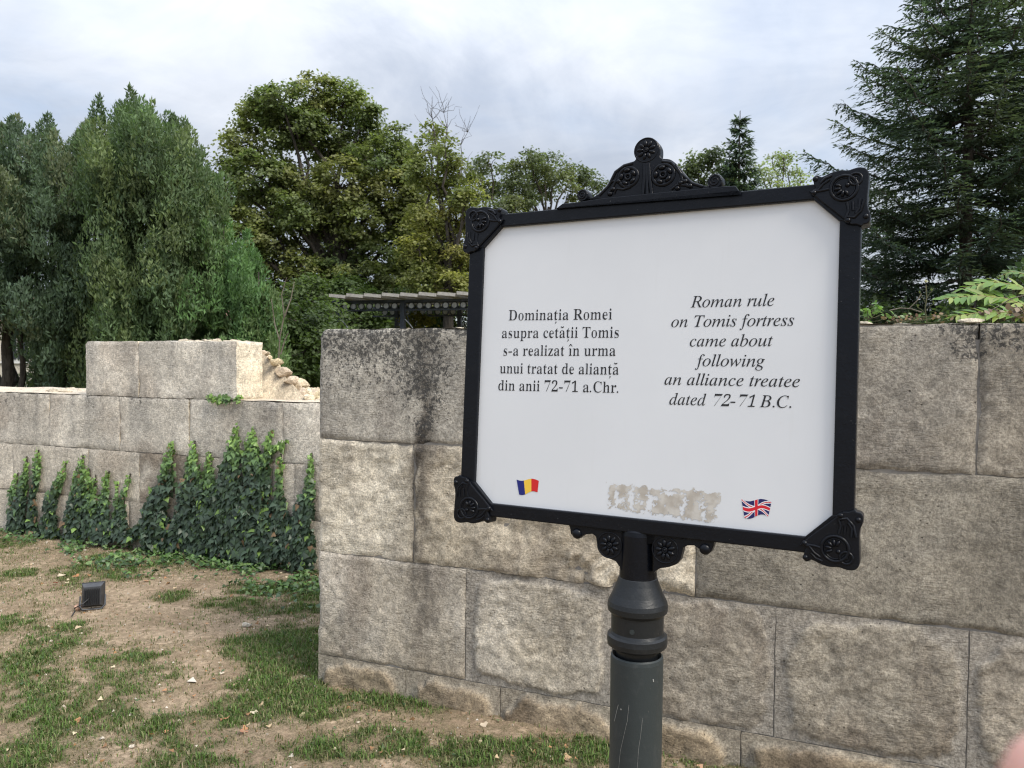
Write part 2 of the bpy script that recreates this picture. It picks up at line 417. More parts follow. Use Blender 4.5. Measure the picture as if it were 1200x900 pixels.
for i in range(len(jb)-1):
    stone_block(main_wall, P_MAIN, jb[i], jb[i+1], Z[0], Z[1], main_col((.37, .325, .26), .22, .25, 130+i, (.35, .32, .27)), seed=60+i, boss=(.028, .03, i*2.2), rough=.007, coarse=.009, step=.011, gap=.002)
g = MB(); c0 = wpt(P_MAIN, 2.26, .79, -.020-.4)
g.box(c0 + NW*.009, 4.44, .8, 1.62, np.array([TW, NW, UZ])); g.build('mortar', M['mortar'], main_wall, smooth_=False)

# ---- the lower wall at the left, its raised block and the rubble of its core
def left_col(base, lich=.2, seed=0, brown=0.0):
    base = np.array(base)
    def f(t, z, bm_):
        Q = grid3(t, z); sd = 200+seed
        n = fbm(Q*2.6, 4, sd); c = blend(base*.86, base*1.12, sstep(n, .3, .7))
        c = blend(c, c*np.array((.80, .74, .70)), sstep(fbm(Q*3+7, 4, sd+1), .5, .72)*.5)
        c = blend(c, np.array((.20, .165, .13)), brown*sstep(fbm(Q*3.5+3, 4, sd+4), .4, .65))
        st = sstep(fbm(Q*np.array((9, 1.1, 1))+5, 4, 230), .50, .72)*sstep(z, .55, 1.15)
        c = blend(c, c*np.array((.68, .69, .71)), st*.75)
        lf = sstep(-t + (fbm(Q*2, 3, 231)-.5), -.9, .1)*sstep(z, .6, 1.0)
        c = blend(c, c*np.array((.70, .69, .69)), lf*.6)
        topz = 1.21 if base[2] < 10 else 1.65
        L = lich*(.4+.8*n) + .42*st + .42*lf + .25*sstep(z, 1.0, 1.2)*sstep(-z, -1.26, -1.2)
        return pack(c, L)
    return f
U = lambda x, y: on_wall(P_LEFT, x, y)[0]
low_wall = empty('stone_wall', tuple(P_LEFT), 'lower pale stone wall at the left with ivy climbing its foot and a raised end of blocks', 'wall')
ZL = [-.1, .361, .766, 1.207, 1.655]
LB = (.64, .61, .55)
rows = [
 (ZL[3], ZL[4], [(U(100, 430), U(162, 430)), (U(162, 430), U(277, 430))], LB, .10),
 (ZL[2], ZL[3], [(-1.6, -.6), (-.6, U(57, 490)), (U(57, 490), U(140, 490)), (U(140, 490), U(221, 500)), (U(221, 500), U(331, 500)), (U(331, 500), 4.4), (4.4, 5.5)], (.63, .60, .54), .13),
 (ZL[1], ZL[2], [(-1.6, -.7), (-.7, U(15, 545)), (U(15, 545), U(103, 550)), (U(103, 550), U(163, 560)), (U(163, 560), U(232, 560)), (U(232, 560), U(318, 560)), (U(318, 560), U(345, 560)), (U(345, 560), 5.5)], (.62, .58, .51), .10),
 (ZL[0], ZL[1], [(-1.6, -.2), (-.2, U(50, 600)), (U(50, 600), U(150, 600)), (U(150, 600), U(240, 600)), (U(240, 600), U(330, 600)), (U(330, 600), 5.5)], (.56, .52, .45), .08)]
k = 0
for z0, z1, sp, cc, li in rows:
    for (a_, b_) in sp:
        k += 1
        v_ = 1 + .16*(random.random()-.5)
        stone_block(low_wall, P_LEFT, a_, b_, z0, z1, left_col(np.array(cc)*v_, li, k, .8 if (z0 == ZL[1] and abs(a_-U(163, 560)) < .01) else .1), seed=100+k, step=.020, gap=.0028, arris=.55, endcol=(.70, .64, .53), rough=.004, coarse=.005, depth=.285 if z0 == ZL[3] else .3, wob=.007, roundtl=.03 if k == 1 else 0)
g = MB(); A3 = np.array([TW, NW, UZ])
g.box(wpt(P_LEFT, 1.95, .54, -.015-.55), 7.0, 1.1, 1.19, A3)
g.build('mortar', M['mortar'], low_wall, smooth_=False)

def rock(parent, c, r, seed, col, name='rubble_stone', squash=(1, 1, 1), mat='stone', sub=3, amp=.35):
    bm = bmesh.new(); bmesh.ops.create_icosphere(bm, subdivisions=sub, radius=1)
    V = np.array([v.co[:] for v in bm.verts]); F = np.array([[v.index for v in f.verts] for f in bm.faces]); bm.free()
    q = np.abs(V)**.8*np.sign(V); V = q/np.linalg.norm(q, axis=1)[:, None]*np.linalg.norm(V, axis=1)[:, None]
    V = V*(1+amp*2*(fbm(V*1.1+seed*3.3, 3, seed)-.5)+.10*(fbm(V*4+seed, 3, seed+1)-.5))[:, None]
    for s in range(11):                              # broken flat faces
        n = dirs(1, np.random.default_rng(seed*7+s))[0]; d = V@n; lim = .46+.26*np.random.default_rng(seed*7+s).random(); V = V - np.outer(np.clip(d-lim, 0, None)*.85, n)
    R = np.array(Matrix.Rotation(seed*1.7, 3, 'Z'))
    V = (V*squash)@R.T*r + np.asarray(c)
    C = np.tile((*col, .0), (len(V), 1)); C[:, :3] *= (.85+.3*fbm(V*14, 2, seed))[:, None]
    return mk(name, V, F, M[mat], parent, C, False)
# end of the raised block is cream, its broken core spills to the right
CORE = (.56, .49, .385)
def back_at(x, y, s):                                # point on a plane s metres behind the low wall's face
    return hit(x, y, P_LEFT - NW*s, NW)
g = MB()
tl, tr = U(100, 430), U(277, 430)
# the core behind the raised block, a sloping heap: a small height field over (t, s)
nt_, ns_ = 60, 26
tt, ss = np.meshgrid(np.linspace(tl+.03, tr+.95, nt_), np.linspace(.26, 1.12, ns_), indexing='ij')
hh = 1.62*np.ones_like(tt)
fall_ = np.clip((tt-(tr+.05-.98*np.clip(ss-.28, 0, .8)))/.52, 0, None)
hh = 1.57 - .05*sstep(ss, .3, .5)*sstep(tt, tr-.3, tr) - .46*fall_
hh = np.maximum(hh + (fbm(grid3(tt*6, ss*6), 4, 71)-.5)*.10*sstep(tt, tl, tl+.4), 1.185)
def core_h(t_, s_):
    return max(1.215, 1.56-.46*max(0, (t_-(tr+.05-.98*min(max(s_-.28, 0), .8)))/.52))
hh[(ss < .30)] = np.minimum(hh[(ss < .30)], np.where(tt[(ss < .30)] > tr-.03, 1.19, 1.60))
V = P_LEFT + tt[..., None]*TW - ss[..., None]*NW + hh[..., None]*UZ
I = np.arange(nt_*ns_).reshape(nt_, ns_); F = np.stack([I[:-1, :-1], I[1:, :-1], I[1:, 1:], I[:-1, 1:]], -1).reshape(-1, 4)
Cc = np.tile((*CORE, 0.0), (nt_*ns_, 1)); Cc[:, :3] *= (.6+.6*fbm(V.reshape(-1, 3)*9, 3, 3))[:, None]
mk('rubble_core', V.reshape(-1, 3), F, M['stone'], low_wall, Cc)
stones = [(352, 452, 13, .60), (324, 451, 14, .48), (338, 457, 9, .45)]
for i, (x, y, r, s) in enumerate(stones):
    p = back_at(x, y, s); D = np.dot(p-CAM, _f); rock(low_wall, p, r/FPX*D*1.22*random.uniform(.75, 1.05), i+3, np.array(CORE)*(.8+.4*random.random())*np.array((1, .97+.05*random.random(), .92+.1*random.random())), squash=(1.15, .95, .80), sub=2)
r5 = np.random.default_rng(77); k5 = 0
while k5 < 120:                                       # broken stones bedded in the slope
    s_ = r5.uniform(.31, .95); t_ = tr+.05-.98*(s_-.28) + r5.uniform(-.12, .66); h_ = core_h(t_, s_)
    if t_ > tr+.78: continue
    r_ = (.026+.055*r5.random()**2.2)*(1.25 if h_ < 1.33 else 1.0); k5 += 1
    rock(low_wall, P_LEFT + t_*TW - s_*NW + (h_+r_*.25)*UZ, r_, 300+k5, np.array(CORE)*r5.uniform(.78, 1.15)*np.array((1, r5.uniform(.95, 1.0), r5.uniform(.84, 1.0))), squash=(r5.uniform(.9, 1.35), 1, r5.uniform(.6, .95)), sub=2)
for i in range(46):                                  # loose small stones along the tops of the wall
    if i < 16: x = 200+random.random()*66; z_ = 1.652; s = .05+.2*random.random(); p = P_LEFT + (U(x, 400))*TW - s*NW + z_*UZ
    elif i < 36: p = P_LEFT + random.uniform(-.2, 1.0)*TW - random.uniform(.25, .8)*NW + 1.215*UZ
    else: p = P_LEFT + random.uniform(2.7, 3.6)*TW - random.uniform(.25, .5)*NW + 1.21*UZ
    rock(low_wall, p, random.uniform(.018, .05), 60+i, np.array((.56, .50, .40))*random.uniform(.8, 1.05), name='loose_stone', squash=(1.3, 1, .55), sub=2)
# bright worn coping skin on top of the lower courses
nt_, ns_ = 150, 14
tt, ss = np.meshgrid(np.linspace(-1.6, 5.5, nt_), np.linspace(.015, .75, ns_), indexing='ij')
hh = 1.2115 + (fbm(grid3(tt*8, ss*8), 4, 44)-.5)*.012 + sstep(ss, .2, .7)*.02*fbm(grid3(tt*3, ss*3), 2, 5)
V = P_LEFT + tt[..., None]*TW - ss[..., None]*NW + hh[..., None]*UZ
I = np.arange(nt_*ns_).reshape(nt_, ns_); F = np.stack([I[:-1, :-1], I[1:, :-1], I[1:, 1:], I[:-1, 1:]], -1).reshape(-1, 4)
Cc = np.tile((.58, .52, .43, 0.0), (nt_*ns_, 1))
mk('wall_coping', V.reshape(-1, 3), F, M['stone'], low_wall, Cc)
# coping of the main wall
nt_, ns_ = 150, 16
tt, ss = np.meshgrid(np.linspace(.045, 4.48, nt_), np.linspace(.006, .8, ns_), indexing='ij')
hh = 1.6535 + (fbm(grid3(tt*9, ss*9), 4, 45)-.5)*.014 - .02*np.exp(-(tt-.045)/.03)
V = P_MAIN + tt[..., None]*TW - ss[..., None]*NW + hh[..., None]*UZ
I = np.arange(nt_*ns_).reshape(nt_, ns_); F = np.stack([I[:-1, :-1], I[1:, :-1], I[1:, 1:], I[:-1, 1:]], -1).reshape(-1, 4)
Cc = np.tile((.42, .39, .33, .15), (nt_*ns_, 1))
mk('wall_coping', V.reshape(-1, 3), F, M['stone'], main_wall, Cc)

# ------------------------------------------------------------------ the ground
GREEN = [(330, 752, 70, 20, 1.0), (345, 790, 55, 22, 1.0), (330, 825, 70, 20, .95), (300, 800, 30, 12, .7), (430, 868, 100, 18, .85), (560, 880, 120, 18, .85), (650, 872, 60, 12, .7), (60, 832, 60, 14, .6), (25, 772, 40, 26, .6), (10, 728, 30, 14, .4),
         (205, 697, 28, 8, .7), (300, 688, 40, 8, .55), (85, 732, 14, 5, .8), (110, 840, 50, 16, .65), (30, 885, 50, 18, .7), (15, 672, 26, 8, .6), (170, 845, 40, 10, .5), (840, 885, 60, 14, .8), (470, 815, 90, 10, .6), (700, 880, 50, 12, .8), (880, 893, 70, 12, .7), (150, 780, 60, 22, .45), (100, 800, 120, 30, .4), (150, 890, 160, 14, .45), (400, 745, 30, 20, .4), (270, 708, 40, 12, .35), (355, 700, 30, 20, .4), (170, 870, 60, 20, .25), (65, 790, 70, 15, .35)]
SOIL = [(180, 700, 160, 26, 1.0), (230, 735, 120, 16, .9), (230, 775, 60, 20, .7), (210, 810, 60, 20, .6), (330, 720, 40, 8, .6), (360, 860, 50, 12, .5), (190, 890, 80, 14, .6), (40, 700, 60, 18, .8), (400, 826, 30, 6, .6), (560, 846, 60, 6, .5)]
def blobs(lst, x, y):
    r = np.zeros_like(x)
    for (px, py, rx, ry, s) in lst:
        c = gnd(px, py); a = gnd(px, py-ry); b_ = gnd(px, py+ry); D = np.dot(c-CAM, _f)
        ex = rx/FPX*D; ey = abs(a[1]-b_[1])/2
        d = np.sqrt(((x-c[0])/ex)**2 + ((y-c[1])/ey)**2)
        r = np.maximum(r, s*(1-sstep(d, .55, 1.35)))
    return r
def greenness(x, y):
    Q = grid3(x, y); n = fbm(Q*5.5, 4, 301); n2 = fbm(Q*1.7, 3, 302)
    g_ = blobs(GREEN, x, y); s_ = blobs(SOIL, x, y)
    base = .36*sstep(n2, .35, .62) + .08
    far = sstep(y, 7.2, 9.0); base = base*(1-far) + .75*far
    gg = base*(1-.8*s_) + g_
    n3 = fbm(Q*17, 4, 303)
    return np.clip(gg*(.40+1.0*sstep(n, .30, .66))*(.40+1.05*sstep(n3, .30, .62)), 0, 1.2)
def axis(a, b_, st, lim, gr=1.16):
    mid = list(np.arange(a, b_, st)); lo = []; x = a; s = st
    while x > -lim: s *= gr; x -= s; lo.append(x)
    hi = []; x = mid[-1]; s = st
    while x < lim: s *= gr; x += s; hi.append(x)
    return np.array(lo[::-1]+mid+hi)
ax_, ay_ = axis(-5.2, 2.6, .036, 900), axis(2.3, 7.2, .034, 900)
X, Y = np.meshgrid(ax_, ay_, indexing='ij')
def ground_h(x, y):
    Q = grid3(x, y); near = 1-sstep(np.hypot(x, y-4), 6, 12)
    return ((fbm(Q*1.3, 3, 310)-.5)*.05 + (fbm(Q*9, 4, 311)-.5)*.022 + (fbm(Q*30, 3, 312)-.5)*.010)*near - .012
H = ground_h(X, Y)
V = np.stack([X, Y, H], -1).reshape(-1, 3)
I = np.arange(X.size).reshape(X.shape); F = np.stack([I[:-1, :-1], I[1:, :-1], I[1:, 1:], I[:-1, 1:]], -1).reshape(-1, 4)
gr = greenness(X, Y)
Cc = np.zeros((X.size, 4)); Cc[:, 0] = gr.ravel(); Cc[:, 1] = blobs(SOIL, X, Y).ravel()
m, b, o = newmat('soil_and_turf'); a = colattr(); v = objco()
sp = nd('ShaderNodeSeparateColor'); nt.links.new(a.outputs['Color'], sp.inputs[0])
n1 = noise(v, 3.5, 6, .6); n2 = noise(v, 30, 7, .75); n3 = noise(v, 150, 4, .7)
soil = rgbmix(smooth(n1, .3, .7), (.25, .185, .125), (.42, .325, .23))
soil = rgbmix(1.0, soil, rgbmix(smooth(n2, .25, .75), (.50, .48, .46), (1.35, 1.34, 1.33)), 'MULTIPLY')
litter = rgbmix(smooth(n3, .3, .7), (.085, .068, .042), (.30, .24, .15))
soil = rgbmix(mth('MULTIPLY', smooth(noise(v, 24, 6, .75), .42, .56), mth('SUBTRACT', .95, mth('MULTIPLY', sp.outputs[1], .55))), soil, litter)
turf = rgbmix(smooth(n3, .3, .7), (.035, .045, .018), (.11, .12, .045))
c = rgbmix(mth('MULTIPLY', smooth(sp.outputs[0], .1, .9), .85), soil, turf)
setin(b, Base_Color=c, Roughness=.95, Specular_IOR_Level=.15)
nt.links.new(bump(n3, .7, .006, bump(n2, .8, .015)), b.inputs['Normal']); M['ground'] = m
tag(mk('ground', V, F, M['ground'], None, Cc), kind='structure')
del X, Y, V, F
def gz(x, y): return ground_h(x, y)
def wall_side(x, y):
    """metres in front of the nearer wall's face"""
    dm = (np.stack([x, y], -1)-P_MAIN[:2])@NW[:2]; tm = (np.stack([x, y], -1)-P_MAIN[:2])@TW[:2]
    dl = (np.stack([x, y], -1)-P_LEFT[:2])@NW[:2]
    return np.where(tm > -.03, np.minimum(dm, dl), dl), tm

# grass blades, short and patchy, straw mixed in
def blades(name, n, dens, hfn, pal, label=None):
    x = rng.uniform(-5.0, 2.6, n); y = rng.uniform(2.35, 7.3, n)
    # only where the view could reach
    keep = (np.abs(x) < y*.80 + .5) & (wall_side(x, y)[0] > -.01); x, y = x[keep], y[keep]
    gg = greenness(x, y); keep = rng.random(len(x)) < dens(gg, x, y); x, y, gg = x[keep], y[keep], gg[keep]
    n = len(x); h = hfn(gg, n)
    P = np.stack([x, y, gz(x, y)-.003], -1)
    az = rng.uniform(0, 2*np.pi, n); lean = rng.uniform(.15, 1.15, n)
    N = np.stack([np.cos(az), np.sin(az), np.zeros(n)], -1); side = np.stack([-np.sin(az), np.cos(az), np.zeros(n)], -1)
    wd = h*.045 + .0011
    p0a = P + side*wd[:, None]; p0b = P - side*wd[:, None]
    mid = P + UZ*(h*.55)[:, None] + N*(h*lean*.25)[:, None]; tip = P + UZ*(h*(.95-.35*lean))[:, None] + N*(h*lean*.8)[:, None]
    V = np.stack([p0a, p0b, mid-side*wd[:, None]*.7, mid+side*wd[:, None]*.7, tip], 1).reshape(-1, 3)
    b0 = np.arange(n)*5
    F4 = np.stack([b0, b0+1, b0+2, b0+3], -1); F3 = np.stack([b0+3, b0+2, b0+4], -1)
    pal = np.array(pal); C = pal[rng.integers(0, len(pal), n)]*rng.uniform(.7, 1.3, (n, 1))
    C = np.repeat(np.concatenate([C, np.zeros((n, 1))], 1), 5, 0)
    return mk(name, V, [F3, F4], M['grass'], None, C)
GP = [(.075, .135, .03), (.10, .175, .04), (.12, .19, .05), (.065, .11, .035), (.15, .19, .07), (.20, .20, .10)]
DP = [(.26, .22, .12), (.19, .16, .09), (.15, .14, .065), (.12, .13, .05), (.33, .28, .18), (.10, .12, .05)]
tag(blades('grass', 620000, lambda g_, x, y: sstep(g_, .10, 1.05)**1.25*.95, lambda g_, n: (.008+.015*np.clip(g_, 0, 1))*rng.uniform(.4, 1.9, n), GP), kind='stuff')
tag(blades('dry_grass', 380000, lambda g_, x, y: .09+.60*sstep(g_, .05, .42), lambda g_, n: .016*rng.uniform(.5, 1.9, n), DP+GP[:2]), kind='stuff')

# crumbs of soil, grit and shreds of dead leaves
n = 26000
x = rng.uniform(-5, 2.2, n); y = rng.uniform(2.4, 7.0, n)
k_ = (np.abs(x) < y*.78+.4) & (wall_side(x, y)[0] > .01); x, y = x[k_], y[k_]; n = len(x)
tv = np.array([(-.5, -.4, 0), (.5, -.35, 0), (.1, .55, 0), (0, 0, .55)]); tf = [(0, 1, 3), (1, 2, 3), (2, 0, 3)]
P = np.stack([x, y, gz(x, y)-.001], -1)
pal = np.array([(.33, .26, .18), (.25, .19, .13), (.44, .38, .30), (.20, .12, .06), (.52, .48, .42), (.15, .11, .07), (.30, .17, .08)])
V, F, C = scatter(tv, tf, P, basis(np.tile((0, 0, 1.0), (n, 1))+.5*rng.normal(size=(n, 3))*.5, None, rng.uniform(0, 6.3, n)), np.exp(rng.normal(-5.25, .55, n)), pal[rng.integers(0, 7, n)]*rng.uniform(.7, 1.2, (n, 1)))
M['grit'] = leaf_material('grit', 0.0, .9, .1)
tag(mk('grit', V, F, M['grit'], None, C, smooth_=False), kind='stuff')

# ------------------------------------------------------------------ the sign
# orientation of the board recovered from the photograph's two vanishing points: it leans back a little
ucam = np.array((1694.7, -37.5, -900.)); ucam /= np.linalg.norm(ucam)
vcam = np.array((975., 29350., 900.)); vcam -= vcam@ucam*ucam; vcam /= np.linalg.norm(vcam)
c2w = lambda q: q[0]*CRI + q[1]*CUP + q[2]*_f
BU, BV = c2w(ucam), c2w(vcam); BW = np.cross(BU, BV); BW /= np.linalg.norm(BW)
if np.dot(BW, -_f) < 0: BW = -BW
BO = at(565.3, 420, 1.80)                              # on the panel's left inner edge
def uv(x, y):
    h = hit(x, y, BO, BW) - BO; return np.array((h@BU, h@BV))
def S3(u, v, w_=0.0): return BO + np.multiply.outer(np.asarray(u, float), BU) + np.multiply.outer(np.asarray(v, float), BV) + np.multiply.outer(np.asarray(w_, float)*np.ones_like(np.asarray(u, float)), BW)
L_in = np.mean([uv(568, 293)[0], uv(559.3, 545)[0]]); R_in = np.mean([uv(983.7, 260)[0], uv(976.7, 605)[0]])
T_in = np.mean([uv(587.5, 267.2)[1], uv(952, 235.7)[1]]); B_in = np.mean([uv(576, 589.3)[1], uv(680, 600)[1], uv(948.7, 628.7)[1]])
UC, VC = (L_in+R_in)/2, (T_in+B_in)/2
BAR, BARH = .037, .030
def newblack(name, c, rough, dust=.1, spec=.4):
    m, b, o = newmat(name); v = objco(); n = noise(v, 40, 5, .65); n2 = noise(v, 7, 4, .6)
    c1 = rgbmix(mth('MULTIPLY', smooth(n, .52, .78), dust), c, (.10, .10, .10))
    sc_ = noise(v, 260, 2, .5)
    c1 = rgbmix(mth('MULTIPLY', smooth(sc_, .735, .79), .25), c1, (.35, .34, .32))
    setin(b, Base_Color=c1, Roughness=mth('ADD', rough, mth('MULTIPLY', n2, .22)), Specular_IOR_Level=spec, Normal=bump(noise(v, 220, 3, .6), .25, .0015, bump(n, .25, .003)))
    return m
M['iron'] = newblack('black_cast_iron', (.004, .005, .008), .17, .04, .22)
M['post'] = newblack('dark_grey_green_post_paint', (.030, .038, .040), .34, .22)
M['collar'] = newblack('collar_paint', (.011, .013, .015), .30, .12)
m, b, o = newmat('white_printed_panel'); v = objco()
n = noise(v, 3, 4, .6); n2 = noise(v, 60, 4, .7)
c = rgbmix(smooth(n, .3, .7), (.68, .695, .715), (.71, .725, .745)); c = rgbmix(mth('MULTIPLY', smooth(n2, .66, .78), .25), c, (.60, .58, .54)); mp = nd('ShaderNodeMapping'); mp.inputs['Scale'].default_value = (1, 1, .06); nt.links.new(v, mp.inputs[0]); c = rgbmix(mth('MULTIPLY', smooth(noise(mp.outputs[0], 22, 4, .7), .55, .75), .10), c, (.50, .49, .46))
setin(b, Base_Color=c, Roughness=.32, Specular_IOR_Level=.45); M['panel'] = m
M['ink'] = plain('black_print', (.012, .012, .014), rough=.4)
M['residue'] = None

pc = at(747.3, 700, 1.63)
POST = np.array((pc[0], pc[1], 0.0))
# keep the post's axis under the middle of the board, just behind its face
sign = empty('information_sign', tuple(POST), 'white two-language information board in an ornate black cast iron frame on a round grey post', 'sign')

def solid(name, loops, w0, w1, mat, parent, bevel=0.0, holes=(), extra=None, res=1):
    """extruded outline given in board coordinates (u, v); w0 back, w1 front"""
    cu = bpy.data.curves.new(name, 'CURVE'); cu.dimensions = '2D'; cu.fill_mode = 'BOTH'
    for lp in list(loops)+list(holes):
        s = cu.splines.new('POLY'); s.points.add(len(lp)-1)
        for p, q in zip(s.points, lp): p.co = (q[0], q[1], 0, 1)
        s.use_cyclic_u = True
    cu.extrude = max((w1-w0)/2-bevel, 0); cu.bevel_depth = bevel; cu.bevel_resolution = res; cu.offset = -bevel
    tmp = bpy.data.objects.new('tmp', cu); COL.objects.link(tmp)
    dg = bpy.context.evaluated_depsgraph_get(); me = bpy.data.meshes.new_from_object(tmp.evaluated_get(dg)); bpy.data.objects.remove(tmp); bpy.data.curves.remove(cu)
    pw = np.array(wloc(parent)); O = BO - pw + BW*(w0+w1)/2
    me.transform(Matrix(((BU[0], BV[0], BW[0], O[0]), (BU[1], BV[1], BW[1], O[1]), (BU[2], BV[2], BW[2], O[2]), (0, 0, 0, 1))))
    me.name = name; me.materials.clear()
    if w1-w0 > .001:
        for p in me.polygons: p.use_smooth = False
    return link(name, me, parent, mat)
def rr(u0, u1, v0, v1): return [(u0, v0), (u1, v0), (u1, v1), (u0, v1)]
def smoothloop(P, k=4):
    """closed Catmull-Rom through the points"""
    P = np.asarray(P, float); n = len(P); out_ = []
    for i in range(n):
        a, b_, c, d = P[i-1], P[i], P[(i+1) % n], P[(i+2) % n]
        for j in range(k):
            t = j/k; out_.append(.5*((2*b_)+(-a+c)*t+(2*a-5*b_+4*c-d)*t*t+(-a+3*b_-3*c+d)*t**3))
    return out_
class Relief(MB):
    def ring(s, cu, cv_, R, r, w0=0, n=30, arc=(0, 2*math.pi), sq=1.0):
        full = abs(arc[1]-arc[0]-2*math.pi) < 1e-6
        th = np.linspace(arc[0], arc[1], n+1)[:-1] if full else np.linspace(arc[0], arc[1], n)
        if full: th = np.append(th, th[0]+2*math.pi)
        return s.tube(S3(cu+R*np.cos(th), cv_+R*sq*np.sin(th), w0), r, 7, cap=not full)
    def spiral(s, cu, cv_, R0, R1, a0, a1, r, w0=0, n=26):
        th = np.linspace(a0, a1, n); R = np.linspace(R0, R1, n)
        return s.tube(S3(cu+R*np.cos(th), cv_+R*np.sin(th), w0), r, 6)
    def path(s, pts, r, w0=0, n=6): p = np.array(pts); return s.tube(S3(p[:, 0], p[:, 1], w0), r, n)
    def dome(s, cu, cv_, ru, rv, h, rot=0, w0=0, nu=12, nvv=4):
        ph = np.linspace(0, math.pi/2, nvv+1); th = np.arange(nu)*2*math.pi/nu
        V = []; c, sn = math.cos(rot), math.sin(rot)
        for p in ph[:-1]:
            for t in th:
                a_, b_ = ru*math.cos(p)*math.cos(t), rv*math.cos(p)*math.sin(t)
                V.append(S3(cu+a_*c-b_*sn, cv_+a_*sn+b_*c, w0+h*math.sin(p)))
        V.append(S3(cu, cv_, w0+h)); F3 = []; F4 = []
        for i in range(nvv-1):
            for j in range(nu): F4.append((i*nu+j, i*nu+(j+1) % nu, (i+1)*nu+(j+1) % nu, (i+1)*nu+j))
        k_ = (nvv-1)*nu; F3 = [(k_+j, k_+(j+1) % nu, k_+nu) for j in range(nu)]
        n0 = s.n; s.V.append(np.array(V)); s.C.append(np.tile((1, 1, 1, 0.), (len(V), 1))); s.F4.append(np.array(F4)+n0); s.F3.append(np.array(F3)+n0); s.n += len(V); return s
    def flower(s, cu, cv_, R, np_=8, h=.003, w0=0, a0=0.3):
        for k in range(np_):
            a = a0+k*2*math.pi/np_; s.dome(cu+R*.60*math.cos(a), cv_+R*.60*math.sin(a), R*.36, R*.20, h, a, w0, 10, 3)
        s.ring(cu, cv_, R*.2, R*.07, w0+h*.6, 14); s.dome(cu, cv_, R*.16, R*.16, h*1.2, 0, w0, 10, 3); return s

# frame bars butt against each other
FT, FBk = .010, -.022
Lo, Ro, To, Bo = L_in-BAR, R_in+BAR, T_in+BARH, B_in-BARH
fr = solid('frame', [rr(Lo, Ro, Bo, To)], FBk, FT, M['iron'], sign, .0025, holes=[rr(L_in, R_in, B_in, T_in)])
# the printed panel
solid('panel', [rr(L_in-.004, R_in+.004, B_in-.004, T_in+.004)], -.004, 0.0, M['panel'], sign)
solid('back_plate', [rr(Lo+.006, Ro-.006, Bo+.006, To-.006)], -.024, -.008, M['iron'], sign)
# corner castings: outline read off the top right one, mirrored to the other corners
c3p = [(540, 372), (548, 345), (575, 325), (562, 290), (556, 240), (572, 213), (600, 212), (625, 224), (660, 212), (710, 188), (790, 166), (860, 166), (905, 152), (950, 141), (1000, 143), (1030, 165), (1042, 200), (1040, 260), (1036, 320), (1030, 380), (1028, 450), (1036, 500), (1052, 540), (1052, 600), (1030, 630), (995, 640), (975, 655), (930, 640), (880, 640), (845, 610), (778, 592)]
cpx = [uv(880+x/7.5, 180+y/7.5) for x, y in c3p]
base_c = smoothloop(cpx[:-1], 3); 
def K(x, y): return uv(880+x/7.5, 180+y/7.5)
sU = (K(925, 325)-K(825, 325))[0]/100          # metres per zoomed pixel along u
for (mu, mv) in ((1, 1), (-1, 1), (-1, -1), (1, -1)):
    fx = lambda p: (UC + mu*(p[0]-UC), VC + mv*(p[1]-VC))
    # plate with the diagonal that trims the panel's corner
    lp = [fx(p) for p in base_c]
    # close along the diagonal
    if mu*mv < 0: lp = lp[::-1]
    cn = solid('corner_casting', [lp], -.020, .0165, M['iron'], sign, .002)
    dg_ = [fx(K(556, 415)), fx(K(778, 600)), fx(K(930, 620)), fx(K(880, 250)), fx(K(600, 330))]
    if mu*mv < 0: dg_ = dg_[::-1]
    solid('corner_web', [dg_], -.018, .0115, M['iron'], cn, .001)
    R = Relief(); W = .0165
    a = fx(K(825, 322)); R1 = 118*sU; R.ring(a[0], a[1], R1, .0034, W); R.ring(a[0], a[1], R1*.80, .0016, W)
    q = fx(K(925, 245)); R2 = 56*sU; R.ring(q[0], q[1], R2, .0024, W+.0008); R.ring(q[0], q[1], R2*.55, .0014, W)
    R.dome(q[0], q[1], R2*.35, R2*.35, .003, 0, W)
    for k in range(5):
        an = math.atan2(mv, mu)+math.pi+(k-2)*.62; R.dome(a[0]+R1*.48*math.cos(an), a[1]+R1*.48*math.sin(an), R1*.32, R1*.16, .0060, an, W, 10, 3)
    R.dome(a[0]+mu*R1*.25, a[1]+mv*R1*.2, R1*.2, R1*.2, .0045, 0, W)
    for pts in ([(700, 250), (640, 290), (600, 345), (560, 350)], [(700, 330), (640, 345), (575, 355)], [(720, 215), (660, 240), (620, 280)],
                [(850, 450), (865, 520), (835, 590)], [(900, 440), (905, 520)], [(1000, 420), (975, 520), (915, 580), (850, 570), (835, 600), (870, 625)], [(960, 420), (960, 500), (925, 545)]):
        R.path([fx(K(*p)) for p in pts], .0030, W)
    for p_ in ((562, 365), (575, 245), (1015, 570), (860, 605)):
        z_ = fx(K(*p_)); R.dome(z_[0], z_[1], .0055, .0055, .0055, 0, W-.001)
    R.build('scroll_relief', M['iron'], cn)
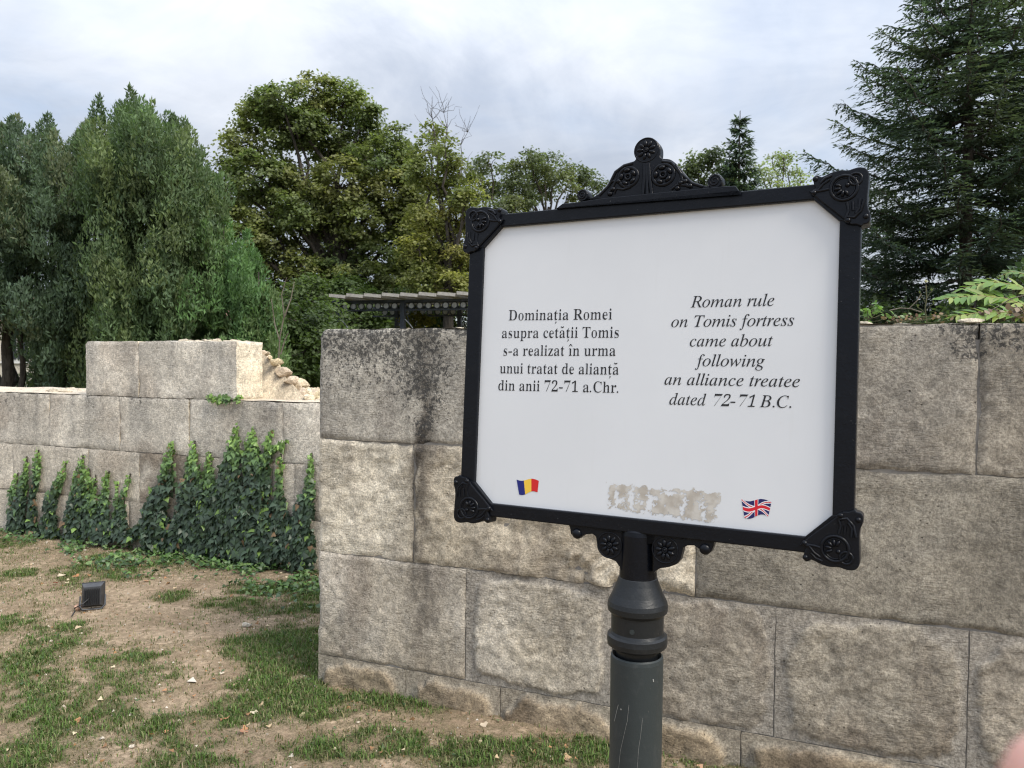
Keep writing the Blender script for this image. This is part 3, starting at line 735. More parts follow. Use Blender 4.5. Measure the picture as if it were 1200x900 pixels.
# crest on the top bar
def Q2(x, y): return uv(660+x/5.4545, 150+y/5.4545)
plin = [Q2(*p) for p in ((-25, 524), (15, 494), (90, 488), (260, 462), (560, 432), (930, 396), (1040, 385), (1112, 384), (1142, 424))]
v_in = lambda u: To-.004
plin2 = [plin[0]] + plin[1:]
cr = solid('crest', [[(plin[-1][0], To-.002), *[tuple(p) for p in plin[::-1]], (plin[0][0], To-.002)][::-1]], -.020, .0165, M['iron'], sign, .0015)
body = [(185, 465), (215, 440), (262, 405), (300, 355), (330, 308), (362, 270), (400, 240), (440, 226), (462, 218), (474, 200), (470, 165), (472, 130), (488, 100), (515, 80), (548, 73), (585, 78), (612, 98), (628, 130), (630, 165), (628, 190), (645, 203), (690, 208), (730, 236), (765, 275), (800, 318), (838, 350), (880, 370), (930, 380), (945, 410), (560, 450)]
bd = smoothloop([Q2(*p) for p in body], 3)
solid('crest_scrollwork', [bd[::-1]], -.014, .010, M['iron'], cr, .0025, res=2)
R = Relief(); W = .0095; sC = (Q2(640, 150)-Q2(540, 150))[0]/100
c_ = Q2(540, 150); R.flower(c_[0], c_[1], 66*sC, 9, .0045, W); R.ring(c_[0], c_[1], 74*sC, .0018, W)
for (x, y, r_) in ((425, 322, 68), (648, 308, 72)):
    c_ = Q2(x, y); R.ring(c_[0], c_[1], r_*sC*.92, .0048, W-.001, sq=.95); R.ring(c_[0], c_[1], r_*sC*.26, .0030, W+.002)
    for k in range(5):
        an = .5+k*2*math.pi/5; R.dome(c_[0]+r_*sC*.62*math.cos(an), c_[1]+r_*sC*.62*math.sin(an), r_*sC*.34, r_*sC*.22, .0075, an+math.pi/2, W, 10, 3)
    R.dome(c_[0], c_[1], r_*sC*.12, r_*sC*.12, .004, 0, W)
for dx in (-22, 0, 22): R.path([Q2(542+dx*.6, 238), Q2(545+dx*.8, 330), Q2(548+dx*1.3, 432)], .0046, W)
for pts in ([(300, 425), (330, 380), (355, 330)], [(335, 430), (350, 395), (395, 400), (440, 385)], [(300, 380), (320, 350), (345, 345)], [(725, 245), (760, 300), (770, 345), (810, 385)], [(700, 400), (740, 370), (790, 375), (835, 385)], [(760, 330), (740, 370)], [(240, 440), (300, 380), (345, 290), (400, 250), (455, 235)], [(640, 222), (700, 230), (760, 300), (830, 362), (900, 384)]):
    R.path([Q2(*p) for p in pts], .0038, W)
for p_ in ((330, 400), (365, 350), (310, 430), (760, 360), (790, 350), (820, 380), (740, 395)): z_ = Q2(*p_); R.dome(z_[0], z_[1], .0062, .0055, .0065, 0, W)
R.build('flower_relief', M['iron'], cr)
for (x, y, r_) in ((138, 438, 42), (978, 350, 47)):
    c_ = Q2(x, y); g = MB(); rad = r_*sC
    th = np.linspace(-.018, .014, 6)
    g.tube(S3(np.full(6, c_[0]), np.full(6, c_[1]), th), [rad*.8, rad, rad, rad, rad, rad*.88], 24)
    g.build('scroll_end', M['iron'], cr); R = Relief(); R.spiral(c_[0], c_[1], rad*.8, rad*.15, 0, 3.6*math.pi, .0016, .0145); R.build('spiral_relief', M['iron'], cr)
# lower bracket
def Q5(x, y): return uv(640+x/4.2875, 590+y/4.2875)
br = [(108, 92), (122, 118), (126, 150), (145, 172), (168, 176), (186, 162), (200, 155), (235, 152), (252, 165), (258, 205), (268, 240), (295, 268), (330, 280), (352, 290), (372, 318), (384, 345), (384, 200), (384, 110)]
brr = [(545, 120), (540, 200), (540, 350), (556, 335), (575, 325), (620, 318), (655, 305), (676, 282), (686, 245), (690, 222), (712, 210), (745, 210), (770, 228), (790, 250), (812, 256), (832, 240), (842, 215), (848, 178)]
outl = [Q5(*p) for p in br] + [Q5(*p) for p in brr]
cl = lambda p: (p[0], min(p[1], Bo+.003))
bk = solid('lower_bracket', [[cl(p) for p in outl][::-1]], -.016, .004, M['iron'], sign, .002)
s5 = (Q5(400, 200)-Q5(300, 200))[0]/100
for (x, y) in ((322, 208), (600, 232)):
    R2_ = Relief(); c_ = Q5(x, y); R2_.flower(c_[0], c_[1], 52*s5, 9, .0045, .004); R2_.ring(c_[0], c_[1], 60*s5, .0018, .004); R2_.build('rosette', M['iron'], bk)
for (x, y) in ((158, 150), (800, 228)):
    c_ = Q5(x, y); Relief().dome(c_[0], c_[1], 27*s5, 27*s5, .010, 0, .002).build('knob', M['iron'], bk)
for pth in ([Q5(245, 125), Q5(385, 142)], [Q5(530, 150), Q5(705, 180)]): Relief().path(pth, .0022, .004).build('bead_moulding', M['iron'], bk)

# post, turned profile (radius, height); the scale comes from the post's distance
Dp = np.dot(POST + UZ*1.0 - CAM, _f)
def pz(y): return float(hit(747, y, POST, np.array((0, -1.0, 0)))[2])
pr = lambda wpx: wpx/2/FPX*Dp
def turned(name, prof, mat, n=48): return MB().lathe([(pr(a), pz(b_)) for a, b_ in prof], POST[0], POST[1], n).build(name, mat, sign)
turned('sleeve', [(0.5, 618), (30, 618), (38, 621), (40, 626), (41.5, 650), (44, 678), (45, 686)], M['iron'])
turned('shoulder', [(40, 674), (45, 676), (50, 683), (60, 695), (68, 703), (70.5, 708), (69.5, 714), (62, 718), (58, 719)], M['collar'])
dr = turned('collar', [(50, 714), (61, 717), (61, 738), (64, 741), (69.5, 743), (70.5, 749), (69, 754), (62, 757), (50, 759)], M['collar'])
sc_p = POST + np.array((-.35, -.94, 0))/1.003*pr(61)*.985 + UZ*pz(731)
g = MB(); g.tube([sc_p + np.array((.35, .94, 0))*.004, sc_p - np.array((.35, .94, 0))*.0022], .0052, 14); g.build('set_screw', M['post'], dr)
turned('neck', [(40, 752), (50, 757), (49, 764), (47, 772)], M['collar'])
po = turned('post', [(46, 774), (52, 769), (57, 765.5), (60.5, 767), (61.5, 771), (61.2, 800), (60.8, 900), (60.5, 1262)], M['post'], 64)
M['scratch'] = plain('bare_scratch', (.40, .40, .38), rough=.5)
rp = pr(61)
def onpost(x, y):
    """point on the post's surface seen at pixel x, y"""
    d = ray(x, y); o2 = (CAM-POST)[:2]; d2 = d[:2]; A_ = d2@d2; B_ = 2*o2@d2; C_ = o2@o2-(rp*1.006)**2; q = (-B_-math.sqrt(B_*B_-4*A_*C_))/(2*A_); return CAM+d*q
for pts, r_ in (([(724.5, 826), (722, 836), (720, 845)], .0004), ([(737, 826), (735, 845), (731, 862), (727, 880), (725, 900)], .00018), ([(753, 842), (751, 860), (748, 880), (747, 900)], .00018), ([(765.3, 796), (765.8, 799)], .0011), ([(727.5, 830.5), (727.8, 832)], .0009)):
    g = MB(); g.tube([onpost(*p) for p in pts], r_, 5); g.build('scratch', M['scratch'], po)

# ---- lettering: outlines of each letter, in thousandths of the em
GLYPH = json.loads('''{"iB":[439,[[[-34,0],[-30,13],[-27,13],[0,17],[19,27],[32,45],[42,73],[126,385],[132,420],[129,434],[120,443],[81,451],[85,465],[256,465],[342,454],[393,420],[410,365],[398,316],[360,278],[297,251],[341,227],[367,192],[376,145],[370,104],[351,68],[320,39],[279,18],[229,4],[171,0]],[[193,259],[257,266],[303,287],[331,322],[340,369],[330,409],[302,434],[255,442],[223,440],[210,430],[201,410],[188,365],[163,269],[170,261]],[[153,21],[217,30],[263,56],[291,97],[301,152],[294,190],[274,217],[241,232],[194,237],[163,235],[150,222],[109,73],[106,58],[105,44],[108,32],[116,25]]]],"iC":[471,[[[218,-10],[164,-4],[117,13],[78,41],[49,78],[31,125],[26,179],[31,227],[46,276],[70,322],[102,365],[139,402],[181,433],[250,464],[321,475],[363,470],[412,457],[430,453],[443,458],[453,470],[467,470],[439,332],[425,332],[426,343],[426,353],[419,395],[400,427],[370,446],[328,453],[287,447],[246,430],[208,404],[174,370],[146,328],[124,281],[109,229],[105,175],[114,109],[140,60],[182,29],[236,19],[294,28],[348,56],[399,103],[412,91],[369,46],[323,15],[274,-4]]]],"iR":[451,[[[-34,0],[-30,13],[-27,13],[0,17],[19,27],[32,45],[42,73],[126,385],[132,420],[129,434],[120,443],[81,451],[85,465],[281,465],[343,458],[388,438],[414,406],[423,364],[408,307],[364,264],[289,235],[351,85],[381,31],[398,18],[419,13],[422,13],[418,0],[314,0],[221,228],[206,228],[176,229],[152,231],[114,89],[106,46],[109,30],[118,20],[154,13],[162,13],[158,0]],[[202,250],[264,257],[309,280],[337,316],[347,363],[336,407],[304,434],[251,443],[224,440],[209,427],[197,398],[158,253],[179,251]]]],"iT":[420,[[[50,0],[52,13],[58,13],[97,19],[121,41],[139,89],[228,417],[230,429],[226,438],[212,441],[194,441],[126,432],[102,420],[84,404],[59,352],[44,353],[74,465],[461,465],[439,350],[426,350],[427,361],[427,371],[423,404],[410,425],[386,437],[346,441],[318,441],[305,437],[298,423],[208,93],[198,43],[202,28],[212,19],[257,13],[265,13],[261,0]]]],"ia":[342,[[[50,-8],[26,-3],[8,10],[-3,33],[-7,64],[0,119],[18,175],[49,228],[90,274],[136,306],[183,316],[217,307],[232,280],[241,309],[292,309],[231,90],[222,44],[224,37],[233,35],[252,46],[282,80],[291,72],[240,12],[195,-8],[175,0],[168,23],[191,118],[154,62],[119,23],[85,0]],[[82,33],[98,37],[116,48],[152,87],[185,141],[210,201],[219,257],[210,288],[185,299],[154,291],[124,266],[96,226],[74,175],[58,122],[53,73],[60,43]]]],"ib":[340,[[[82,-8],[46,-5],[18,6],[1,20],[-5,36],[-2,50],[88,404],[92,424],[93,437],[86,452],[61,455],[50,455],[54,467],[94,472],[123,479],[156,487],[162,485],[163,480],[103,251],[137,287],[174,309],[214,316],[251,310],[280,289],[299,258],[306,218],[301,177],[287,137],[266,99],[238,64],[204,35],[166,12],[125,-3]],[[95,9],[132,17],[168,40],[199,75],[224,119],[241,167],[246,211],[242,241],[230,264],[211,279],[186,283],[155,276],[126,254],[102,217],[83,167],[54,66],[50,38],[61,17]]]],"ic":[298,[[[99,-8],[58,0],[26,23],[6,60],[-1,109],[3,142],[12,175],[48,237],[102,286],[150,309],[199,316],[228,313],[249,302],[262,286],[267,267],[258,239],[247,231],[233,228],[211,235],[204,255],[207,268],[214,279],[218,284],[220,289],[215,297],[197,299],[162,292],[130,271],[101,238],[79,196],[64,150],[59,107],[63,73],[76,46],[96,29],[122,23],[174,38],[228,82],[238,71],[193,27],[146,1]]]],"id":[355,[[[61,-8],[32,-3],[10,13],[-4,39],[-9,73],[-5,107],[5,143],[44,217],[99,279],[146,307],[192,316],[225,311],[242,293],[273,416],[275,426],[275,436],[268,451],[243,455],[233,455],[236,467],[306,479],[338,487],[345,480],[344,473],[343,468],[240,81],[236,60],[234,44],[238,34],[250,30],[273,43],[306,81],[317,72],[263,11],[240,-3],[217,-8],[191,1],[183,27],[201,112],[167,59],[133,21],[99,-1]],[[91,28],[109,31],[127,43],[165,85],[199,142],[223,204],[232,259],[223,289],[212,298],[198,300],[165,292],[132,268],[101,229],[75,178],[57,124],[51,78],[54,57],[62,41],[74,31]]]],"ie":[287,[[[89,-7],[50,0],[21,21],[2,54],[-4,99],[-1,131],[9,165],[46,231],[101,283],[148,308],[195,316],[222,313],[242,303],[254,287],[258,266],[245,226],[208,189],[147,161],[61,142],[57,118],[56,98],[63,58],[84,34],[119,26],[168,39],[221,81],[231,71],[198,36],[165,12],[128,-2]],[[64,158],[124,173],[168,199],[195,233],[204,271],[198,291],[180,298],[159,294],[137,280],[95,230]]]],"if":[199,[[[-48,-153],[-65,-150],[-79,-142],[-88,-130],[-91,-116],[-85,-94],[-66,-87],[-50,-92],[-44,-108],[-46,-119],[-49,-127],[-42,-134],[-24,-128],[-10,-108],[2,-74],[13,-25],[71,283],[7,283],[12,304],[75,304],[83,340],[104,403],[135,449],[173,477],[216,487],[240,483],[259,473],[271,458],[275,439],[267,416],[243,408],[224,415],[218,435],[219,441],[221,447],[224,455],[219,465],[206,469],[182,459],[163,431],[148,383],[132,304],[210,304],[207,283],[128,283],[101,150],[67,7],[33,-85],[9,-123],[-18,-146]]]],"ig":[286,[[[63,-153],[16,-148],[-21,-131],[-44,-106],[-52,-75],[-42,-39],[-13,-6],[36,24],[13,39],[6,57],[21,84],[58,121],[22,152],[10,195],[15,226],[29,256],[51,281],[80,301],[114,314],[152,318],[206,307],[246,296],[289,296],[289,266],[243,266],[248,236],[243,203],[229,174],[207,149],[179,130],[146,118],[110,113],[82,116],[66,101],[60,87],[73,70],[112,54],[159,38],[194,19],[216,-6],[223,-40],[218,-71],[203,-99],[179,-122],[147,-139],[108,-150]],[[111,129],[132,133],[151,146],[180,190],[191,249],[188,272],[179,288],[165,299],[147,302],[127,298],[108,285],[78,241],[69,212],[66,182],[71,153],[86,135]],[[75,-132],[131,-124],[165,-100],[176,-60],[173,-45],[163,-31],[132,-10],[94,5],[52,18],[6,-20],[-9,-64],[0,-102],[28,-125]]]],"ii":[177,[[[122,394],[98,404],[88,428],[98,452],[122,463],[147,452],[157,428],[147,403]],[[33,-8],[8,1],[0,29],[3,53],[11,86],[55,241],[58,254],[60,264],[57,275],[50,282],[17,287],[20,299],[65,305],[96,310],[124,316],[131,308],[130,303],[128,296],[63,79],[58,52],[61,37],[72,32],[96,45],[130,84],[140,74],[102,28],[67,1]]]],"il":[173,[[[32,-7],[7,2],[-2,26],[2,54],[13,99],[98,412],[101,433],[99,446],[92,453],[58,459],[60,471],[104,476],[134,482],[163,487],[171,481],[168,465],[62,84],[56,50],[59,38],[68,34],[90,46],[122,82],[133,72],[105,37],[77,12],[52,-3]]]],"im":[550,[[[410,-7],[384,2],[376,31],[384,78],[424,218],[430,255],[426,270],[411,275],[393,270],[371,258],[325,210],[279,137],[251,72],[228,0],[175,0],[235,203],[245,257],[241,270],[227,275],[196,263],[155,230],[113,179],[86,129],[63,70],[40,0],[-13,0],[50,212],[58,243],[61,263],[59,275],[51,281],[17,287],[19,300],[94,310],[113,315],[123,316],[130,308],[129,303],[128,296],[91,177],[155,254],[212,300],[263,316],[293,306],[304,277],[285,184],[343,257],[398,301],[449,316],[479,306],[489,275],[486,253],[479,222],[436,65],[434,57],[433,50],[436,39],[445,35],[469,48],[483,64],[499,87],[508,76],[476,30],[443,2]]]],"in":[364,[[[222,-9],[198,1],[189,28],[216,140],[242,254],[238,269],[225,275],[195,263],[159,232],[123,189],[93,142],[67,82],[42,0],[-12,0],[53,221],[62,263],[53,280],[23,285],[17,285],[19,297],[67,303],[100,310],[130,316],[133,314],[133,308],[93,177],[142,238],[188,281],[229,306],[263,315],[292,306],[302,278],[300,252],[293,222],[254,88],[247,64],[245,49],[249,37],[259,34],[282,48],[312,91],[322,83],[290,32],[256,1]]]],"io":[351,[[[105,-8],[61,-1],[26,22],[3,57],[-4,102],[0,140],[14,178],[35,215],[61,247],[93,276],[128,298],[165,312],[201,316],[248,309],[283,286],[306,251],[314,206],[310,172],[299,138],[260,73],[203,23],[155,0]],[[113,11],[140,17],[166,32],[190,55],[211,85],[243,155],[255,226],[248,267],[229,291],[197,299],[165,291],[132,268],[103,231],[78,183],[61,132],[56,83],[60,52],[71,30],[89,16]]]],"ir":[224,[[[-13,0],[46,209],[56,259],[53,272],[47,279],[13,284],[15,297],[59,304],[90,310],[118,316],[124,314],[124,308],[89,179],[137,255],[177,301],[208,316],[229,307],[237,283],[234,266],[226,253],[214,243],[200,240],[180,248],[170,268],[118,199],[75,110],[41,0]]]],"is":[248,[[[78,-8],[32,-1],[6,6],[-4,4],[-9,-4],[-22,-4],[-7,106],[4,105],[10,65],[24,35],[45,16],[71,10],[93,14],[110,26],[122,45],[126,69],[120,93],[104,120],[83,147],[63,175],[46,206],[40,238],[46,269],[63,294],[90,311],[123,316],[166,310],[193,302],[205,305],[209,314],[220,314],[207,214],[195,214],[184,261],[163,289],[130,299],[115,296],[102,287],[94,275],[91,261],[97,237],[116,208],[136,181],[155,154],[173,122],[179,89],[176,63],[166,40],[151,20],[130,5],[106,-5]]]],"it":[187,[[[33,-8],[9,1],[1,26],[2,44],[7,62],[66,283],[19,283],[22,297],[63,313],[100,344],[136,392],[151,392],[126,304],[183,304],[177,283],[120,283],[66,78],[60,45],[63,34],[72,31],[93,43],[124,79],[134,68],[82,11]]]],"iu":[364,[[[46,-8],[28,-5],[15,4],[7,18],[4,38],[8,69],[19,116],[50,228],[54,247],[56,265],[53,276],[47,283],[13,287],[15,300],[59,306],[90,311],[119,316],[128,312],[127,304],[125,296],[71,107],[62,74],[59,54],[64,38],[79,32],[100,38],[124,54],[177,115],[227,203],[261,309],[314,309],[255,92],[246,47],[250,36],[260,32],[284,45],[315,84],[324,75],[291,29],[257,1],[222,-8],[197,1],[189,27],[199,81],[220,153],[171,82],[127,32],[86,2]]]],"iw":[446,[[[48,-8],[44,175],[41,234],[33,268],[20,284],[0,289],[-3,289],[-2,300],[30,306],[54,312],[70,316],[80,317],[92,281],[97,171],[98,91],[238,317],[250,317],[275,71],[323,128],[373,195],[389,240],[376,259],[366,272],[363,287],[371,308],[392,316],[404,313],[414,305],[422,273],[402,208],[340,117],[240,-8],[230,-8],[205,221],[60,-8]]]],"r1":[375,[[[65,0],[65,36],[120,36],[135,38],[146,45],[154,79],[154,416],[108,365],[87,351],[67,346],[52,349],[40,359],[31,375],[28,396],[74,412],[132,447],[179,482],[254,482],[254,79],[261,47],[271,38],[288,36],[343,36],[343,0]]]],"r2":[375,[[[24,0],[24,69],[123,171],[187,245],[218,307],[226,371],[223,405],[212,427],[196,441],[174,445],[145,438],[126,416],[116,380],[112,329],[77,333],[50,344],[32,365],[26,396],[30,419],[43,441],[63,459],[92,474],[129,483],[174,486],[240,479],[288,456],[318,421],[328,375],[319,329],[291,281],[238,220],[154,138],[87,74],[244,74],[263,77],[279,86],[292,101],[300,120],[305,141],[345,141],[341,0]]]],"r7":[375,[[[111,0],[289,406],[113,406],[86,398],[74,372],[70,338],[30,338],[33,480],[353,480],[353,447],[168,0]]]],"rC":[468,[[[257,-11],[193,-3],[137,20],[91,56],[56,104],[34,162],[26,228],[34,294],[56,351],[92,399],[139,435],[195,458],[259,465],[309,459],[367,440],[388,435],[408,443],[419,465],[437,465],[437,308],[420,308],[392,364],[356,407],[313,434],[265,443],[222,435],[187,409],[163,365],[149,304],[144,226],[149,153],[165,97],[192,56],[230,32],[278,24],[318,29],[358,45],[395,71],[428,106],[447,89],[395,33],[332,0]]]],"rD":[496,[[[20,0],[20,17],[47,21],[63,30],[71,46],[74,75],[74,374],[71,407],[61,426],[43,435],[15,439],[15,455],[222,455],[296,449],[357,429],[405,396],[440,351],[461,295],[468,228],[459,146],[430,82],[382,36],[315,9],[228,0]],[[222,24],[262,30],[295,47],[319,75],[343,139],[351,229],[345,303],[330,360],[305,401],[269,425],[223,433],[202,431],[190,423],[182,385],[182,72],[190,34],[202,27]]]],"rR":[473,[[[15,0],[15,17],[45,22],[62,32],[72,50],[75,81],[75,379],[71,406],[62,424],[44,434],[16,439],[16,455],[217,455],[305,448],[367,426],[405,388],[417,334],[406,285],[372,248],[315,224],[432,50],[452,26],[478,17],[480,17],[480,0],[338,0],[201,212],[182,212],[182,81],[185,50],[194,32],[212,22],[242,17],[242,0]],[[182,234],[203,234],[249,240],[280,258],[298,290],[304,336],[295,389],[268,421],[224,431],[202,429],[190,422],[182,385]]]],"rT":[423,[[[92,0],[92,17],[123,21],[142,31],[152,50],[156,81],[156,433],[149,433],[102,426],[65,403],[41,367],[29,318],[11,318],[11,455],[410,455],[410,317],[394,317],[375,382],[333,420],[269,433],[263,433],[263,81],[267,49],[276,30],[296,21],[328,17],[328,0]]]],"ra":[344,[[[255,-10],[226,-5],[208,10],[200,35],[151,2],[95,-9],[64,-4],[40,11],[25,34],[20,63],[31,104],[63,136],[119,164],[199,190],[199,241],[196,266],[187,282],[171,292],[148,296],[115,290],[104,274],[113,257],[123,231],[120,215],[110,202],[95,194],[77,191],[59,194],[45,203],[36,218],[33,236],[37,259],[49,278],[69,295],[95,308],[126,316],[162,318],[223,312],[263,292],[285,259],[293,210],[293,62],[295,40],[304,34],[320,42],[329,28],[294,-1]],[[151,34],[174,41],[199,63],[199,169],[154,151],[127,123],[118,84],[126,46]]]],"rc":[293,[[[156,-10],[119,-5],[87,11],[59,35],[38,68],[24,106],[19,150],[25,196],[40,237],[64,271],[96,297],[133,313],[175,319],[218,314],[250,298],[271,275],[277,245],[275,228],[266,215],[253,207],[236,204],[214,209],[201,225],[196,251],[197,261],[197,271],[190,290],[169,297],[138,285],[118,248],[112,187],[118,123],[137,76],[166,48],[204,38],[239,47],[271,72],[285,60],[248,21],[205,-2]]]],"rd":[370,[[[140,-10],[107,-5],[78,10],[53,35],[35,66],[23,104],[19,147],[24,196],[36,237],[55,272],[81,297],[112,313],[146,318],[189,309],[223,280],[223,401],[220,419],[212,430],[176,439],[176,455],[319,455],[319,75],[325,41],[335,32],[353,28],[353,11],[294,6],[223,-10],[223,39],[188,2]],[[171,28],[187,31],[202,41],[215,56],[223,76],[223,242],[217,257],[206,270],[174,281],[147,273],[130,250],[121,210],[118,153],[120,98],[130,58],[146,36]]]],"re":[301,[[[154,-10],[117,-5],[85,10],[58,35],[37,69],[24,109],[19,157],[24,201],[38,240],[59,273],[87,298],[120,313],[157,318],[209,309],[249,280],[274,234],[283,173],[283,166],[117,166],[127,97],[154,56],[199,42],[237,53],[270,86],[285,73],[248,27],[205,-1]],[[116,192],[201,192],[201,215],[193,277],[181,292],[161,297],[136,286],[121,255],[116,203]]]],"rh":[381,[[[18,0],[18,16],[45,26],[52,56],[52,399],[46,429],[36,437],[19,440],[19,455],[148,455],[148,267],[190,305],[243,318],[292,306],[321,271],[330,212],[330,56],[337,26],[347,19],[363,16],[363,0],[202,0],[202,16],[207,16],[228,26],[235,56],[235,217],[229,258],[219,268],[203,271],[173,262],[148,235],[148,56],[154,26],[164,19],[180,16],[180,0]]]],"ri":[198,[[[101,362],[81,366],[65,376],[54,393],[50,412],[54,432],[65,449],[81,460],[101,463],[120,460],[137,449],[147,432],[151,412],[147,393],[136,376],[120,366]],[[18,0],[18,16],[45,26],[52,56],[52,252],[47,285],[20,293],[21,310],[148,310],[148,56],[154,26],[180,16],[180,0]]]],"rl":[199,[[[18,0],[18,16],[45,26],[52,56],[52,398],[47,429],[38,436],[20,439],[20,455],[148,455],[148,56],[154,26],[180,16],[180,0]]]],"rm":[554,[[[18,0],[18,16],[45,26],[52,56],[52,253],[46,284],[36,291],[19,294],[19,310],[146,310],[146,265],[188,305],[237,318],[277,312],[305,293],[320,261],[364,304],[418,318],[465,306],[494,271],[504,212],[504,56],[510,26],[520,19],[536,16],[536,0],[377,0],[377,16],[393,19],[403,26],[410,56],[410,217],[404,258],[394,268],[377,271],[349,263],[324,237],[324,56],[331,26],[340,19],[356,16],[356,0],[199,0],[199,16],[215,19],[225,26],[232,56],[232,217],[226,258],[216,268],[199,271],[170,262],[146,235],[146,56],[152,27],[162,19],[177,16],[177,0]]]],"rn":[381,[[[18,0],[18,16],[45,26],[52,56],[52,253],[46,284],[36,291],[19,294],[19,310],[148,310],[148,267],[190,306],[243,318],[292,306],[321,271],[330,212],[330,56],[337,26],[347,19],[363,16],[363,0],[202,0],[202,16],[207,16],[228,26],[235,56],[235,217],[229,258],[219,268],[203,271],[173,262],[148,235],[148,56],[154,26],[164,19],[180,16],[180,0]]]],"ro":[336,[[[169,-10],[127,-5],[90,11],[60,37],[38,70],[24,110],[19,154],[24,199],[38,239],[60,272],[90,297],[127,313],[168,318],[209,313],[245,298],[275,273],[298,240],[312,200],[317,154],[312,108],[298,69],[275,36],[245,11],[210,-5]],[[169,11],[193,18],[209,39],[217,81],[220,154],[217,227],[208,271],[192,292],[169,299],[144,292],[128,271],[120,227],[117,154],[120,82],[128,39],[144,18]]]],"rp":[371,[[[17,-139],[17,-124],[40,-117],[50,-101],[52,-64],[52,243],[46,283],[19,295],[19,310],[143,310],[143,263],[166,294],[195,313],[230,319],[264,314],[293,298],[317,274],[335,241],[346,203],[350,160],[346,113],[334,72],[316,38],[291,12],[261,-5],[227,-10],[183,1],[148,32],[148,-58],[152,-99],[167,-118],[197,-123],[197,-139]],[[195,28],[222,36],[239,59],[249,99],[253,154],[250,208],[241,248],[225,270],[199,278],[171,267],[148,235],[148,69],[167,38]]]],"rr":[287,[[[18,0],[18,16],[45,26],[52,56],[52,252],[46,285],[20,293],[21,310],[146,310],[146,252],[165,280],[187,301],[210,314],[233,318],[258,315],[275,304],[286,287],[289,266],[287,248],[278,234],[265,225],[248,222],[222,231],[207,250],[189,260],[175,255],[162,241],[152,220],[149,192],[149,56],[152,37],[159,25],[197,16],[197,0]]]],"rs":[288,[[[151,-10],[122,-6],[87,6],[73,9],[60,4],[51,-9],[36,-9],[36,105],[53,105],[66,68],[87,39],[112,21],[140,15],[162,18],[179,27],[189,40],[192,58],[183,84],[156,105],[107,130],[76,148],[54,169],[41,193],[37,220],[44,259],[65,291],[98,312],[141,319],[166,316],[199,308],[206,306],[213,305],[223,308],[230,319],[244,319],[244,222],[228,222],[215,254],[196,277],[174,291],[149,296],[130,294],[116,286],[108,274],[105,259],[115,232],[146,212],[191,189],[221,172],[241,151],[253,127],[257,95],[250,51],[228,18],[194,-3]]]],"rt":[228,[[[124,-9],[89,-4],[66,10],[53,36],[48,71],[48,279],[20,279],[20,300],[88,369],[129,424],[144,424],[144,310],[208,310],[208,279],[144,279],[144,82],[149,51],[157,43],[168,40],[189,49],[206,75],[222,66],[198,24],[165,-1]]]],"ru":[375,[[[131,-10],[91,-3],[65,17],[51,51],[46,97],[46,248],[39,282],[29,291],[11,294],[11,310],[142,310],[142,74],[151,46],[162,38],[177,36],[205,43],[228,66],[228,248],[221,283],[209,291],[189,294],[189,310],[324,310],[324,70],[331,39],[360,30],[360,13],[300,7],[228,-10],[228,40],[209,19],[186,3],[160,-7]]]],"rz":[293,[[[13,0],[13,14],[168,287],[128,287],[96,283],[72,272],[55,250],[44,216],[26,216],[32,310],[275,310],[275,291],[126,25],[152,25],[194,30],[223,44],[244,69],[260,107],[276,107],[268,0]]]]}''')
def glyph(ch, it):
    """(advance, loops): digits and marks are derived from the upright ones"""
    if ch == ' ': return 188, []
    if ch == '.':
        return 150, [[(55+36*math.cos(a), 34+36*math.sin(a)) for a in np.linspace(0, 2*math.pi, 12, endpoint=False)]]
    if ch == '-': return 250, [[(25, 135), (215, 135), (215, 185), (25, 185)]]
    if ch in 'țăî':
        a, L = glyph({'ț': 't', 'ă': 'a', 'î': 'i'}[ch], it); L = list(L)
        if ch == 'ț': L.append([(95, -150), (118, -118), (108, -78), (135, -60), (160, -78), (158, -112), (130, -145), (100, -165)])
        if ch == 'ă':
            c = 165; th = np.linspace(math.pi*1.08, math.pi*1.92, 9); L.append([(c+84*math.cos(t), 500+76*math.sin(t)) for t in th] + [(c+58*math.cos(t), 508+38*math.sin(t)) for t in th[::-1]])
        if ch == 'î':
            L = [l for l in L if min(p[1] for p in l) < 300]
            L.append([(12, 400), (86, 505), (124, 505), (198, 400), (168, 400), (105, 462), (42, 400)])
        return a, L
    dg_ = ch.isdigit(); a, L = GLYPH[('i' if it and not dg_ else 'r')+ch]; o_ = []
    for lp in L:
        P = np.array(lp, float)
        if not it or dg_:
            # the source letters are bold: thin their upright strokes only
            nx = np.roll(P, -1, 0)-np.roll(P, 1, 0); ar = .5*np.sum(P[:, 0]*np.roll(P[:, 1], -1)-np.roll(P[:, 0], -1)*P[:, 1])
            nl = np.linalg.norm(nx, axis=1)+1e-6; nrm = nx[:, 1]/nl
            e1 = P-np.roll(P, 1, 0); e2 = np.roll(P, -1, 0)-P
            vert = np.abs(nrm)**1.5
            P[:, 0] -= ORI*np.sign(nrm)*vert*(17 if not it else 22)
        if it and dg_: P[:, 0] += P[:, 1]*.24
        o_.append(P)
    return a, o_
